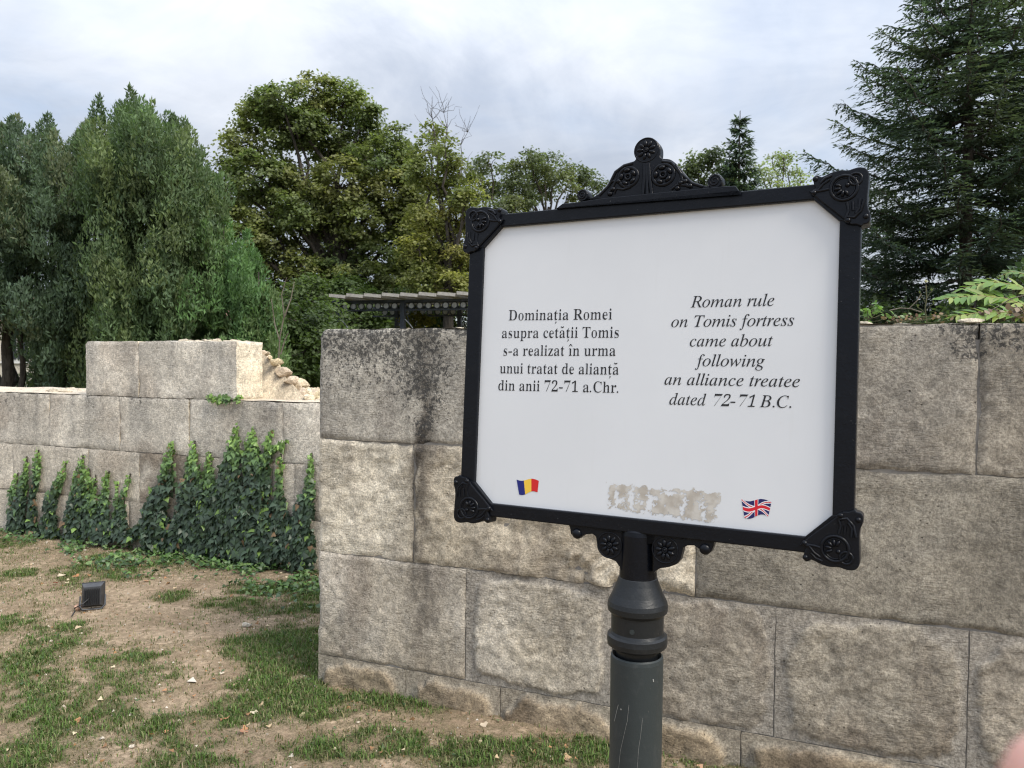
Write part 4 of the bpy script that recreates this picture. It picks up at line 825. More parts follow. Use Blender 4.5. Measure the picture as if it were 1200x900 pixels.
# are outer loops counter-clockwise in the data?
_p = np.array(GLYPH['rl'][1][0] if 'rl' in GLYPH else GLYPH['rh'][1][0], float)
ORI = 1 if np.sum(_p[:, 0]*np.roll(_p[:, 1], -1)-np.roll(_p[:, 0], -1)*_p[:, 1]) > 0 else -1
def text_line(txt, xl, yl, xr, yr, it, em):
    x = 0; loops = []
    for ch in txt:
        a, L = glyph(ch, it)
        for lp in L: loops.append([(x+p[0], p[1]) for p in lp])
        x += a
    x0 = min(p[0] for l in loops for p in l); x1 = max(p[0] for l in loops for p in l)
    A_, B_ = uv(xl, yl), uv(xr, yr); sx = (B_[0]-A_[0])/(x1-x0); sl_ = (B_[1]-A_[1])/(x1-x0)
    L2 = [[(A_[0]+(p[0]-x0)*sx, A_[1]+(p[0]-x0)*sl_+p[1]*em/1000) for p in l] for l in loops]
    o = solid('text_line', L2, .0005, .0006, M['ink'], panel_ob); o['label'] = 'printed line reading ' + txt
panel_ob = [c for c in sign.children if c.name.startswith('panel')][0]
EM_R, EM_I = .0258/.50, .0250/.50
for r in [('Dominația Romei', 108, 166, 472, 163), ('asupra cetății Tomis', 85, 228, 495, 227), ('s-a realizat în urma', 90, 290, 484, 291), ('unui tratat de alianță', 77, 352, 495, 357), ('din anii 72-71 a.Chr.', 72, 412, 494, 421)]:
    text_line(r[0], 560+r[1]/3, 320+r[2]/3, 560+r[3]/3, 320+r[4]/3, False, EM_R)
for r in [('Roman rule', 748, 121, 1042, 115), ('on Tomis fortress', 680, 190, 1112, 185), ('came about', 745, 258, 1037, 257), ('following', 764, 327, 1008, 329), ('an alliance treatee', 656, 392, 1132, 401), ('dated 72-71 B.C.', 673, 462, 1102, 474)]:
    text_line(r[0], 560+r[1]/3, 320+r[2]/3, 560+r[3]/3, 320+r[4]/3, True, EM_I)
# flags, flat print on the panel: fine cells coloured one by one
M['print'] = leaf_material('colour_print', 0.0, .4, .4)
def flag(name, cor, fn, nx=60, ny=40, wave=.10, ph=0):
    (a, b_, c, d) = [uv(*p) for p in cor]          # tl, tr, br, bl
    gx, gy = np.meshgrid(np.linspace(0, 1, nx+1), np.linspace(0, 1, ny+1), indexing='ij')
    p = (a*(1-gx[..., None])+b_*gx[..., None])*(1-gy[..., None]) + (d*(1-gx[..., None])+c*gx[..., None])*gy[..., None]
    hgt = a[1]-d[1]; p[..., 1] += hgt*wave*np.sin(gx*2*math.pi+ph)
    V = S3(p[..., 0], p[..., 1], .0006)
    I = np.arange((nx+1)*(ny+1)).reshape(nx+1, ny+1); F = np.stack([I[:-1, :-1], I[1:, :-1], I[1:, 1:], I[:-1, 1:]], -1).reshape(-1, 4)
    Vs = V.reshape(-1, 3)[F].reshape(-1, 3); F2 = np.arange(len(Vs)).reshape(-1, 4)
    cx, cy = np.meshgrid((np.arange(nx)+.5)/nx, (np.arange(ny)+.5)/ny, indexing='ij')
    C = np.repeat(np.concatenate([fn(cx.ravel(), cy.ravel()), np.zeros((nx*ny, 1))], 1), 4, 0)
    return mk(name, Vs, F2, M['print'], panel_ob, C)
def ro(x, y):
    c = np.tile((.012, .018, .17), (len(x), 1)); c[x > 1/3] = (.85, .55, .06); c[x > 2/3] = (.62, .02, .02); return c
def uk(x, y):
    X_, Y_ = (x-.5)*2, (y-.5)
    c = np.tile((.015, .015, .11), (len(x), 1))
    d1 = np.abs(X_*.5-Y_)/1.118*1; d2 = np.abs(X_*.5+Y_)/1.118
    c[(d1 < .085) | (d2 < .085)] = (.8, .8, .82)
    c[(d1 < .032) | (d2 < .032)] = (.6, .02, .03)
    c[(np.abs(X_) < .16*.9) | (np.abs(Y_) < .16)] = (.8, .8, .82); c[(np.abs(X_) < .09) | (np.abs(Y_) < .095)] = (.62, .015, .03); return c
o_ = flag('flag_print', [(605.5, 561.5), (631.5, 563), (630, 576.5), (608.5, 579)], ro, 30, 12, .09, 3.4); o_['label'] = 'small printed flag of blue, yellow and red stripes'
o_ = flag('flag_print', [(869, 584.5), (904, 588), (900.5, 604.5), (872.5, 606)], uk, 60, 40, .10, 3.4); o_['label'] = 'small printed British flag'
# rubbed-off patch with grey-beige glue showing
a, c = uv(709, 562), uv(849, 614)
nx, ny = 400, 140
gx, gy = np.meshgrid(np.linspace(0, 1, nx+1), np.linspace(0, 1, ny+1), indexing='ij')
tlc, trc, brc, blc = [uv(*p) for p in ((709, 563), (848, 574), (846, 616), (709, 598))]
p = (tlc*(1-gx[..., None])+trc*gx[..., None])*(1-gy[..., None]) + (blc*(1-gx[..., None])+brc*gx[..., None])*gy[..., None]
Qn = grid3(p[..., 0]*1.0, p[..., 1]); ed = np.minimum(np.minimum(gx, 1-gx)*3.3, np.minimum(gy, (1-gy)*1.6))
msk = ed*2.2 + (fbm(Qn*150, 5, 500, .7)-.5)*1.1 + (fbm(Qn*36, 3, 501)-.5)*.6
hole = fbm(Qn*np.array((70, 80, 1)), 5, 502, .68)
ok = (msk > .24) & ~((hole > .53) & (gx < .42) & (gy > .12)) & ~((hole > .60))
I = np.arange((nx+1)*(ny+1)).reshape(nx+1, ny+1); F = np.stack([I[:-1, :-1], I[1:, :-1], I[1:, 1:], I[:-1, 1:]], -1).reshape(-1, 4)
F = F[ok.ravel()[F].all(1)]
V = S3(p[..., 0], p[..., 1], .0005).reshape(-1, 3); C = blend(np.array((.44, .40, .345)), np.array((.58, .55, .50)), sstep(fbm(Qn*70, 4, 505), .3, .7)).reshape(-1, 3); C = C*(1-.45*sstep(np.abs(hole-.5), .0, .05)[..., None].reshape(-1, 1)*0)
used = np.unique(F); rem = -np.ones(len(V), int); rem[used] = np.arange(len(used))
mk('glue_residue', V[used], rem[F], M['print'], panel_ob, np.concatenate([C, np.zeros((len(C), 1))], 1)[used])

# ------------------------------------------------------------------ ivy
IVT = np.array([(0, 0, 0), (.34, .10, -.03), (.52, -.16, -.07), (.30, -.42, -.02), (0, -1.0, -.12), (-.30, -.42, -.02), (-.52, -.16, -.07), (-.34, .10, -.03), (0, -.38, .05)])
IVF = [(8, i, (i+1) % 8) for i in range(8)]
def ivy(label, strokes, conv, n_per=6800, group='ivy climbing the low wall'):
    Pt, tn, wd = [], [], []
    base = empty('ivy', tuple(P_LEFT), label, 'ivy', group)
    stems = MB()
    for st in strokes:
        q = []
        for (x, y, hw) in st:
            X_, Y_ = conv(x, y); t, z = on_wall(P_LEFT, X_, Y_); t2, _ = on_wall(P_LEFT, X_+hw*conv.s, Y_); q.append((t, z, abs(t2-t)*.82))
        q = np.array(q); L = np.r_[0, np.cumsum(np.hypot(np.diff(q[:, 0]), np.diff(q[:, 1])))]
        n = int(np.sum((L[1:]-L[:-1])*(q[1:, 2]+q[:-1, 2]))*n_per) + 25
        s = rng.random(n*2)*L[-1]; w_ = np.interp(s, L, q[:, 2]); k_ = rng.random(n*2) < (w_/q[:, 2].max()); s = s[k_][:n]; w_ = w_[k_][:n]; n = len(s)
        t = np.interp(s, L, q[:, 0]) + w_*rng.uniform(-1, 1, n)*.82 + rng.normal(0, .005, n); z = np.interp(s, L, q[:, 1]) + rng.normal(0, .012, n)
        ag = np.clip(s/.38, 0, 1)
        Pt.append(np.stack([t, z], -1)); tn.append(ag); wd.append(w_)
        ss_ = np.linspace(0, L[-1], 14)
        for o_ in (-.3, .25): stems.tube(wpt(P_LEFT, np.interp(ss_, L, q[:, 0])+o_*np.interp(ss_, L, q[:, 2]), np.maximum(np.interp(ss_, L, q[:, 1]), -.02), .012), .0035, 5)
    Pt = np.vstack(Pt); ag = np.concatenate(tn); wd = np.concatenate(wd); n = len(Pt)
    k_ = Pt[:, 1] > .0; Pt, ag, wd = Pt[k_], ag[k_], wd[k_]; n = len(Pt)
    off = .012 + (.015+.06*np.clip(wd/.16, 0, 1))*rng.random(n) + .05*fbm(grid3(Pt[:, 0]*9, Pt[:, 1]*9), 2, 7)*np.clip(wd/.12, 0, 1)
    P = wpt(P_LEFT, Pt[:, 0], Pt[:, 1], off)
    N = NW + np.outer(np.ones(n), UZ)*.38 + .38*rng.normal(size=(n, 3))
    B = basis(N, None, rng.normal(0, .45, n))
    br = np.array((.19, .31, .075)); mid = np.array((.10, .175, .058)); dk = np.array((.040, .066, .040))
    a2 = ag + rng.normal(0, .12, n)
    C = blend(br, mid, sstep(a2, .05, .45)); C = blend(C, dk, sstep(a2, .4, .95)); C *= np.exp(rng.normal(0, .22, n))[:, None]
    fresh = rng.random(n) < .06; C[fresh] = br*.9
    dead = rng.random(n) < .014; C[dead] = (.20, .13, .07)
    V, F, Cc = scatter(IVT, IVF, P, B, (.022+.020*np.clip(ag, .1, 1))*rng.uniform(.5, 1.5, n), C)
    lo = mk('leaves', V, F, M['ivy'], base, Cc); lo['kind'] = 'stuff'
    stems.build('stem', M['bark'], base)
    return base
class conv_:
    def __init__(s, k, ox, oy): s.s = 1/k; s.k = k; s.ox = ox; s.oy = oy
    def __call__(s, x, y): return s.ox+x/s.k, s.oy+y/s.k
ca, cb = conv_(5.4545, 0, 500), conv_(3, 0, 380)
ivy('ivy patch at the far left of the low wall with three narrow pointed tongues', [[(125, 292, 8), (110, 380, 26), (110, 520, 30), (115, 660, 38)], [(180, 188, 9), (185, 280, 22), (170, 420, 35), (140, 660, 45)], [(255, 148, 9), (262, 230, 28), (250, 340, 28), (225, 450, 25), (230, 560, 28), (235, 670, 45)]], ca)
ivy('single leaning cone of ivy on the low wall', [[(432, 228, 7), (415, 310, 26), (360, 440, 38), (350, 560, 48), (350, 690, 75)]], ca)
ivy('ivy patch with several small bright tips near the middle of the low wall', [[(540, 178, 10), (545, 290, 35), (520, 420, 45), (510, 560, 60), (510, 690, 80)], [(495, 270, 7), (500, 400, 25), (490, 560, 30)], [(583, 268, 9), (585, 400, 25), (580, 560, 40)], [(622, 305, 9), (615, 400, 16), (620, 520, 50), (640, 690, 80)], [(708, 282, 12), (695, 340, 20), (685, 450, 28), (690, 600, 60), (700, 715, 80)]], ca)
ivy('thin forked strand of ivy with a bright yellow green tip on the low wall', [[(755, 348, 6), (758, 430, 12), (770, 560, 30), (780, 690, 70)], [(842, 298, 12), (828, 380, 18), (800, 450, 18), (800, 600, 40), (860, 700, 80)]], ca)
ivy('big dense ivy thicket covering the low wall next to the tall wall', [
 [(612, 412, 7), (607, 480, 24), (600, 560, 35), (560, 640, 50), (590, 770, 80)], [(690, 408, 7), (690, 470, 20), (700, 560, 50), (690, 660, 70), (690, 800, 80)], [(745, 448, 6), (745, 500, 18), (760, 600, 50), (770, 790, 80)],
 [(838, 358, 7), (840, 420, 28), (830, 500, 45), (850, 620, 70), (870, 820, 80)], [(895, 368, 9), (900, 430, 35), (905, 560, 50), (900, 820, 70)], [(962, 372, 7), (950, 430, 22), (940, 520, 25), (940, 640, 32), (950, 820, 60)], [(1018, 412, 9), (985, 430, 14), (955, 440, 14)],
 [(992, 455, 10), (990, 560, 15), (1000, 650, 28), (1010, 820, 70)], [(1100, 452, 7), (1100, 540, 17), (1090, 620, 35), (1070, 700, 50), (1080, 840, 60)], [(520, 690, 20), (640, 740, 40), (800, 780, 50), (1050, 800, 50)], [(540, 570, 8), (560, 650, 30), (520, 720, 40)], [(450, 720, 10), (560, 740, 30)]], cb)
sg = ivy('small sprig of ivy in the joint under the raised block', [[(738, 255, 5), (765, 260, 12), (815, 258, 7)], [(835, 262, 4), (852, 256, 4)]], cb, 9000, group='ivy climbing the low wall')
# ivy creeping over the ground along the foot of the low wall
def creep(name, n, f, size, pal):
    x = rng.uniform(-5.4, -.4, n*6); y = rng.uniform(4.3, 7.2, n*6); d, tm = wall_side(x, y)
    dl = (np.stack([x, y], -1)-P_LEFT[:2])@NW[:2]; tl_ = (np.stack([x, y], -1)-P_LEFT[:2])@TW[:2]
    pr_ = f(dl, tl_, x, y); k_ = (rng.random(len(x)) < pr_) & (dl > 0) & (d > -.0) & (tl_ < 4.2); x, y = x[k_][:n], y[k_][:n]; n = len(x)
    P = np.stack([x, y, gz(x, y)+rng.uniform(.004, .05, n)], -1)
    N = UZ + .45*rng.normal(size=(n, 3)) - np.array((0, .25, 0))
    pal = np.array(pal); C = pal[rng.integers(0, len(pal), n)]*rng.uniform(.7, 1.3, (n, 1))
    V, F, Cc = scatter(IVT, IVF, P, basis(N, None, rng.uniform(0, 6.3, n)), size*rng.uniform(.6, 1.3, n), C)
    return mk(name, V, F, M['ivy'], None, Cc)
def cf(dl, tl_, x, y):
    wv = .30+.22*(fbm(grid3(x*2.2, y*2.2), 3, 90)-.5)*2 + .26*sstep(tl_, .8, 2.4)
    return (1-sstep(dl, wv*.5, wv*1.25))*sstep(fbm(grid3(x*7, y*7), 3, 91), .36, .56)*(.25+.60*sstep(tl_, .3, 1.6))
tag(creep('creeping_ivy', 7200, cf, .030, [(.06, .12, .03), (.09, .17, .045), (.04, .08, .025), (.13, .20, .07), (.075, .12, .06)]), kind='stuff')
# low broad-leaved weeds here and there in the turf
n = 2600
x = rng.uniform(-4.6, 2.0, n*4); y = rng.uniform(2.5, 6.0, n*4); g_ = greenness(x, y); k_ = (rng.random(n*4) < .03+.35*g_) & (wall_side(x, y)[0] > .02); x, y = x[k_][:n], y[k_][:n]; n = len(x)
V, F, Cc = scatter(IVT*(.6, 1, 1), IVF, np.stack([x, y, gz(x, y)+rng.uniform(.002, .02, n)], -1), basis(UZ+.4*rng.normal(size=(n, 3)), None, rng.uniform(0, 6.3, n)), .014*rng.uniform(.5, 1.6, n), np.array([(.07, .12, .035), (.05, .09, .03), (.10, .13, .05)])[rng.integers(0, 3, n)]*rng.uniform(.7, 1.3, (n, 1)))
tag(mk('clover', V, F, M['ivy'], None, Cc), kind='stuff')

# ------------------------------------------------------------------ trees
LF4 = np.array([(0, 0, 0), (.38, .45, .06), (0, 1, -.05), (-.38, .45, .06)]); LFF = [(0, 1, 2), (0, 2, 3)]
def limb(mb, a, b_, r0, r1, n=7, sag=.0, wob=.06, sides=7):
    a, b_ = np.asarray(a, float), np.asarray(b_, float); L = np.linalg.norm(b_-a); s = np.linspace(0, 1, n)
    p = a + (b_-a)*s[:, None]; p += (rng.normal(size=(n, 3))*wob*L*.35)*(np.sin(s*np.pi)[:, None]); p[:, 2] += sag*L*np.sin(s*np.pi)
    mb.tube(p, r0+(r1-r0)*s, sides, cap=False); return p
def broadleaf(label, D, foot, lobes, leaf=.12, pal=((.04, .08, .02),), dens=1.0, clump=.42, trunk_r=.22, group=None, fill=.9, name='broadleaf_tree', cat='tree', mat='leaf', spread=1.1, fork=.35, bare=()):
    fp = at(foot[0], foot[1], D); base = (fp[0], fp[1], 0.0)
    root = empty(name, base, label, cat, group)
    wood = MB(); PP, CC, SS, NN = [], [], [], []
    pal = np.array(pal)
    cs = []
    for lb in lobes:
        x, y, r = lb[:3]; dd = lb[3] if len(lb) > 3 else rng.uniform(-spread, spread)*r/FPX*D*.8
        c = at(x, y, D+dd); Rw = r/FPX*D; cs.append((c, Rw, lb[4] if len(lb) > 4 else None))
    top = np.mean([c for c, _, _ in cs], 0); ztop = max(c[2] for c, _, _ in cs)
    tz = max(.8, fork*ztop); tp = np.array((fp[0]*.8+top[0]*.2, fp[1]*.8+top[1]*.2, tz))
    trunk = limb(wood, (fp[0], fp[1], -.1), tp, trunk_r, trunk_r*.72, 8, 0, .03, 10)
    mid = np.array((top[0], top[1], tz + (ztop-tz)*.5)); limb(wood, tp, mid, trunk_r*.7, trunk_r*.3, 8, 0, .08, 8)
    for c, Rw, pi in cs:
        st = tp + (mid-tp)*np.clip((c[2]-tz)/(ztop-tz+1e-6)-.35, 0, .95) if c[2] > tz else tp
        b = limb(wood, st, c, max(.02, trunk_r*.30), .025, 8, .05, .10, 6)
        ncl = max(6, int(dens*15*(Rw/clump)**2*.62))
        d = dirs(ncl); rr_ = Rw*rng.uniform(.35, 1.0, ncl)**.6
        pc_ = c + d*rr_[:, None]*(1.12, 1.12, .86)
        for k in range(0, ncl, 3): limb(wood, c+(b[-2]-c)*.3, pc_[k], .018, .006, 4, .03, .1, 4)
        pk = pal[rng.integers(0, len(pal))] if pi is None else np.array(pi)
        for k in range(ncl):
            nl = int(62*fill*rng.uniform(.5, 1.5)); q = rng.normal(size=(nl, 3))*(.46, .46, .22)*clump*rng.uniform(.6, 1.15)
            q[:, 2] -= .35*(q[:, 0]**2+q[:, 1]**2)/clump
            PP.append(pc_[k]+q)
            NN.append((0, 0, .9) + .55*d[k] + .55*rng.normal(size=(nl, 3)))
            cc = (.65*pk+.35*pal[rng.integers(0, len(pal))])*np.exp(rng.normal(0, .16)); CC.append(cc*np.exp(rng.normal(0, .16, (nl, 1))))
    P = np.vstack(PP); N = np.vstack(NN); C = np.vstack(CC); n = len(P)
    V, F, Cc = scatter(LF4, LFF, P, basis(N, None, rng.uniform(0, 6.3, n)), leaf*rng.uniform(.6, 1.25, n), C)
    for bp in bare:
        pts = [at(x, y, D) for x, y in bp]; wood.tube(pts, np.linspace(.018, .005, len(pts)), 5)
        for s in range(len(pts)*4):
            q = pts[rng.integers(0, len(pts))]; e = q + np.array((rng.uniform(-.7, .7), rng.uniform(-.4, .4), rng.uniform(.1, .9))); limb(wood, q, e, .007, .003, 5, 0, .2, 4)
    wood.build('trunk', M['bark'], root); mk('crown', V, F, M[mat], root, Cc, smooth_=False)
    return root, n
MAPLE = [(.145, .185, .075), (.17, .21, .08), (.125, .17, .07), (.20, .225, .085), (.225, .235, .095)]
lob = [(330, 118, 30), (300, 128, 22), (365, 112, 28), (400, 120, 28), (288, 165, 28), (345, 150, 34), (385, 165, 34), (425, 165, 34), (445, 190, 34), (305, 205, 34), (275, 195, 18), (345, 210, 34), (400, 215, 34), (460, 225, 32), (480, 260, 30), (350, 245, 30), (300, 250, 34), (270, 235, 24), (430, 255, 34), (320, 290, 34), (390, 285, 32), (450, 295, 36), (490, 310, 28), (360, 320, 30), (420, 335, 34), (470, 345, 30), (280, 290, 30), (300, 330, 26), (430, 135, 18), (470, 195, 24), (488, 232, 24), (500, 268, 26), (512, 305, 26), (520, 345, 28), (470, 160, 16), (262, 215, 14), (258, 270, 16), (535, 320, 20), (375, 250, 24), (400, 310, 30), (500, 340, 24), (340, 345, 22)]
print('maple', broadleaf('tall broad maple rising behind the pergola with a rounded green crown', 24, (388, 460), lob, .115, MAPLE, .92, .38, .34, fork=.30, fill=1.5)[1])
YEL = [(.26, .27, .095), (.22, .25, .09), (.32, .30, .10), (.18, .21, .08)]
lob = [(508, 152, 13, None, (.17, .21, .085)), (500, 175, 18, None, (.17, .21, .085)), (522, 180, 16, None, (.13, .16, .06)), (538, 202, 20, None, (.14, .17, .06)), (515, 215, 24, None, (.17, .20, .06)), (548, 225, 16, None, (.14, .17, .06)), (490, 200, 18, None, (.17, .21, .085)), (500, 260, 26), (535, 255, 24), (515, 295, 28), (545, 300, 24), (500, 325, 24), (530, 335, 26), (560, 330, 26), (555, 270, 20), (490, 290, 20), (575, 300, 22), (545, 235, 18)]
lob = [(l[0], l[1], l[2], rng.uniform(-1, 1)*.8) + tuple(l[4:]) for l in lob]
broadleaf('yellowing leafy tree with bare twigs at its top between the maple and the sign', 21, (525, 455), lob, .10, YEL, 1.15, .36, .2, fork=.35, fill=1.0, bare=[[(512, 185), (510, 160), (507, 140), (505, 128)], [(535, 215), (542, 190), (540, 170), (548, 155)], [(520, 180), (524, 150), (520, 132)]])
UMB = [(.12, .15, .08), (.10, .13, .07), (.15, .17, .08)]
ul = [(575, 192, 15), (560, 203, 13), (600, 198, 13), (622, 186, 16), (640, 192, 18), (655, 200, 16), (675, 205, 16), (690, 212, 14), (605, 212, 16), (630, 210, 18), (570, 222, 14), (590, 226, 14), (648, 222, 14), (670, 226, 12), (620, 232, 13), (705, 222, 12), (605, 240, 16), (585, 245, 14)]
broadleaf('distant flat-topped tree with airy umbrella crown above the left end of the sign', 36, (632, 440), [(x, y, r, rng.uniform(-1.5, 1.5)) for x, y, r in ul if x > 598], .15, UMB, 1.0, .5, .2, group=None, fork=.62, fill=.8)
broadleaf('distant tree with a small tufted crown just left of the flat-topped tree', 34, (582, 440), [(x, y, r, rng.uniform(-1.2, 1.2)) for x, y, r in ul if x <= 598 or x == 605] + [(560, 260, 18), (590, 275, 20), (560, 300, 22)], .15, UMB, 1.0, .5, .18, fork=.6, fill=.8)
broadleaf('distant rounded grey-green tree showing over the sign left of the spiky conifer', 34, (826, 440), [(805, 200, 13), (820, 190, 14), (838, 182, 14), (845, 200, 16), (812, 215, 16), (830, 215, 18), (850, 220, 18), (800, 225, 12), (735, 225, 12), (765, 228, 14), (720, 232, 12)], .15, [(.11, .14, .075), (.13, .16, .08)], 1.1, .5, .2, fork=.5, fill=.9)
broadleaf('distant pale feathery tree over the sign near its right corner', 36, (915, 440), [(905, 190, 12), (918, 184, 10), (925, 200, 14), (900, 208, 14), (940, 212, 12), (912, 222, 16), (935, 228, 14), (890, 200, 10), (948, 225, 10)], .13, [(.26, .31, .15), (.21, .26, .12)], .7, .5, .13, fork=.6, fill=.6)

# upright conifers: spindle shaped plumes of scale-leaved sprays
SPR = np.array([(0, 0, 0), (.17, .45, .04), (0, 1, -.02), (-.17, .45, .04)])
SPF = [(0, 1, 2), (0, 2, 3)]
def plumes(label, D, foot, pl, pal, size=.17, dens=330, trunks=((0, 0),), name='conifer_tree', core=.5):
    fp = at(foot[0], foot[1], D); base = (fp[0], fp[1], 0.0); root = empty(name, base, label, 'tree', None)
    PP, CC, NN = [], [], []; wood = MB(); pal = np.array(pal)
    for lobe in pl:
        (x, y, hw, dd, zb) = lobe[:5]
        tipp = at(x, y, D+dd); R = hw/FPX*D; h = tipp[2]-zb
        n = int(dens*h*R*5.6); s = rng.random(n)**.85; 
        prof = np.sin(np.clip(s*1.0+.0, 0, 1)**.62*math.pi*.5)*(1-.25*sstep(s, .8, 1))     # s: 0 at tip
        th = rng.uniform(0, 2*math.pi, n); lump = .35+1.25*fbm(np.stack([np.cos(th)*1.5+x, np.sin(th)*1.5, s*h*1.5], -1), 3, int(x) % 97)
        rad = R*prof*lump*rng.uniform(core, 1.04, n)**.6
        q = np.stack([tipp[0]+rad*np.cos(th), tipp[1]+rad*np.sin(th), tipp[2]-s*h], -1)
        q[:, 0] += (fbm(np.stack([q[:, 2]*.8, q[:, 2]*0, q[:, 2]*0+x], -1), 2, 5)-.5)*R*1.6; q[:, 1] += (fbm(np.stack([q[:, 2]*.9+7, q[:, 2]*0, q[:, 2]*0+x], -1), 2, 6)-.5)*R*1.6
        o_ = np.stack([np.cos(th), np.sin(th), np.zeros(n)], -1)
        PP.append(q); upv = o_*rng.uniform(.1, .9, n)[:, None] + (0, 0, 1.0) + .35*rng.normal(size=(n, 3)); NN.append((o_ + .5*rng.normal(size=(n, 3)), upv))
        cc = pal[rng.integers(0, len(pal))]; cn = .45+1.05*fbm(q*3.4, 4, 9)  # colour noise paints dark shade between the billows into the sprays
        CC.append(cc*cn[:, None]*np.exp(rng.normal(0, .2, (n, 1))))
        if len(lobe) > 5: continue
        wood.tube(np.array([(tipp[0], tipp[1], zb-.2), (tipp[0], tipp[1], zb+h*.5), (tipp[0], tipp[1], zb+h*.9)]), [.05, .035, .01], 5, cap=False)
        limb(wood, (fp[0], fp[1], .2), (tipp[0], tipp[1], max(zb, .9)), .07, .04, 6, 0, .08, 6)
    for dx, dy in trunks: limb(wood, (fp[0]+dx, fp[1]+dy, -.1), (fp[0]+dx*1.6, fp[1]+dy, 3.2), .13, .07, 8, 0, .05, 8)
    P = np.vstack(PP); N = np.vstack([a for a, _ in NN]); Uv = np.vstack([b for _, b in NN]); n = len(P)
    k_ = (P[:, 2] > .15) & (fbm(P*np.array((2.6, 2.6, 1.7)), 3, 21) > .40); P, N, Uv = P[k_], N[k_], Uv[k_]; C = np.vstack(CC)[k_]; n = len(P)
    V, F, Cc = scatter(SPR, SPF, P, basis(N, Uv), size*rng.uniform(.6, 1.3, n), C)
    wood.build('trunk', M['bark'], root); mk('crown', V, F, M['conifer'], root, Cc, smooth_=False); return n
def silhouette(xs, tops, n, hwr, ddr, zb, jit=6):
    r = []
    for i in range(n):
        x = rng.uniform(xs[0], xs[-1]); y = np.interp(x, xs, tops)+abs(rng.normal(0, jit)) + rng.uniform(0, 1)**2*120
        r.append((x, y, rng.uniform(*hwr), rng.uniform(*ddr), zb*rng.uniform(.6, 1.6)))
    return r
def billow(xs, tops, n, D, hwr=(10, 21), ddr=(-1.5, .5), ybot=450, hr=(.5, 1.3)):
    r = []
    for i in range(n):
        x = rng.uniform(xs[0], xs[-1]); y = np.interp(x, xs, tops)+12 + rng.uniform(0, 1)**1.25*(ybot-np.interp(x, xs, tops)-60); dd = rng.uniform(*ddr)
        r.append((x, y, rng.uniform(*hwr), dd, max(.25, at(x, y, D+dd)[2]-rng.uniform(*hr)), 1))
    return r
pl = [(5, 130, 34, .2, .8), (22, 142, 30, -.3, .8), (42, 133, 34, .3, .7), (60, 148, 28, -.2, .9), (76, 141, 32, .2, .8), (92, 152, 26, -.5, .9), (-25, 128, 34, .3, .8), (-60, 140, 36, 0, .8), (-95, 150, 36, .2, .8)]
pl += billow([-100, 0, 40, 105], [130, 132, 132, 142], 250, 14.2)
pl = [((l[0], l[1], l[2], l[3], (max(l[4], 1.80) if l[0] < 34 else l[4])) + tuple(l[5:])) for l in pl if not (l[0] < 30 and l[1] > 372)]
print('c1', plumes('bluish dark green bushy conifer standing at the left edge behind the low wall', 14.2, (28, 470), pl, [(.090, .135, .088), (.105, .155, .094), (.092, .140, .084), (.14, .17, .098)], .092, 370, ((-.2, 0), (.3, .2))))
pl = [(123, 113, 28, .2, .7), (110, 130, 24, -.3, .7), (142, 128, 26, -.2, .7), (165, 102, 26, 0, .6), (156, 124, 24, .5, .6), (188, 120, 28, .2, .6), (203, 130, 26, -.3, .6), (214, 137, 28, .3, .6), (228, 165, 28, 0, .6), (240, 182, 24, .2, .6), (250, 215, 26, -.2, .6)]
pl += billow([102, 125, 165, 215, 250], [122, 112, 100, 134, 190], 270, 13.4)
print('c2', plumes('tallest dense green conifer with several pointed tops behind the raised wall block', 13.4, (165, 470), pl, [(.110, .170, .078), (.095, .148, .074), (.150, .200, .088), (.105, .155, .074)], .085, 370))
pl = billow([228, 262, 300, 318], [210, 235, 285, 335], 90, 12.8, (9, 18), (-1.0, .6)) + [(262, 238, 22, 0, .4), (285, 270, 22, .1, .4), (303, 298, 22, -.1, .4), (316, 335, 18, 0, .4)]
print('c3', plumes('lower bright green conifer leaning out to the right of the tallest one', 12.8, (275, 470), pl, [(.105, .19, .070), (.12, .20, .075), (.095, .175, .068), (.13, .19, .08)], .085, 430))

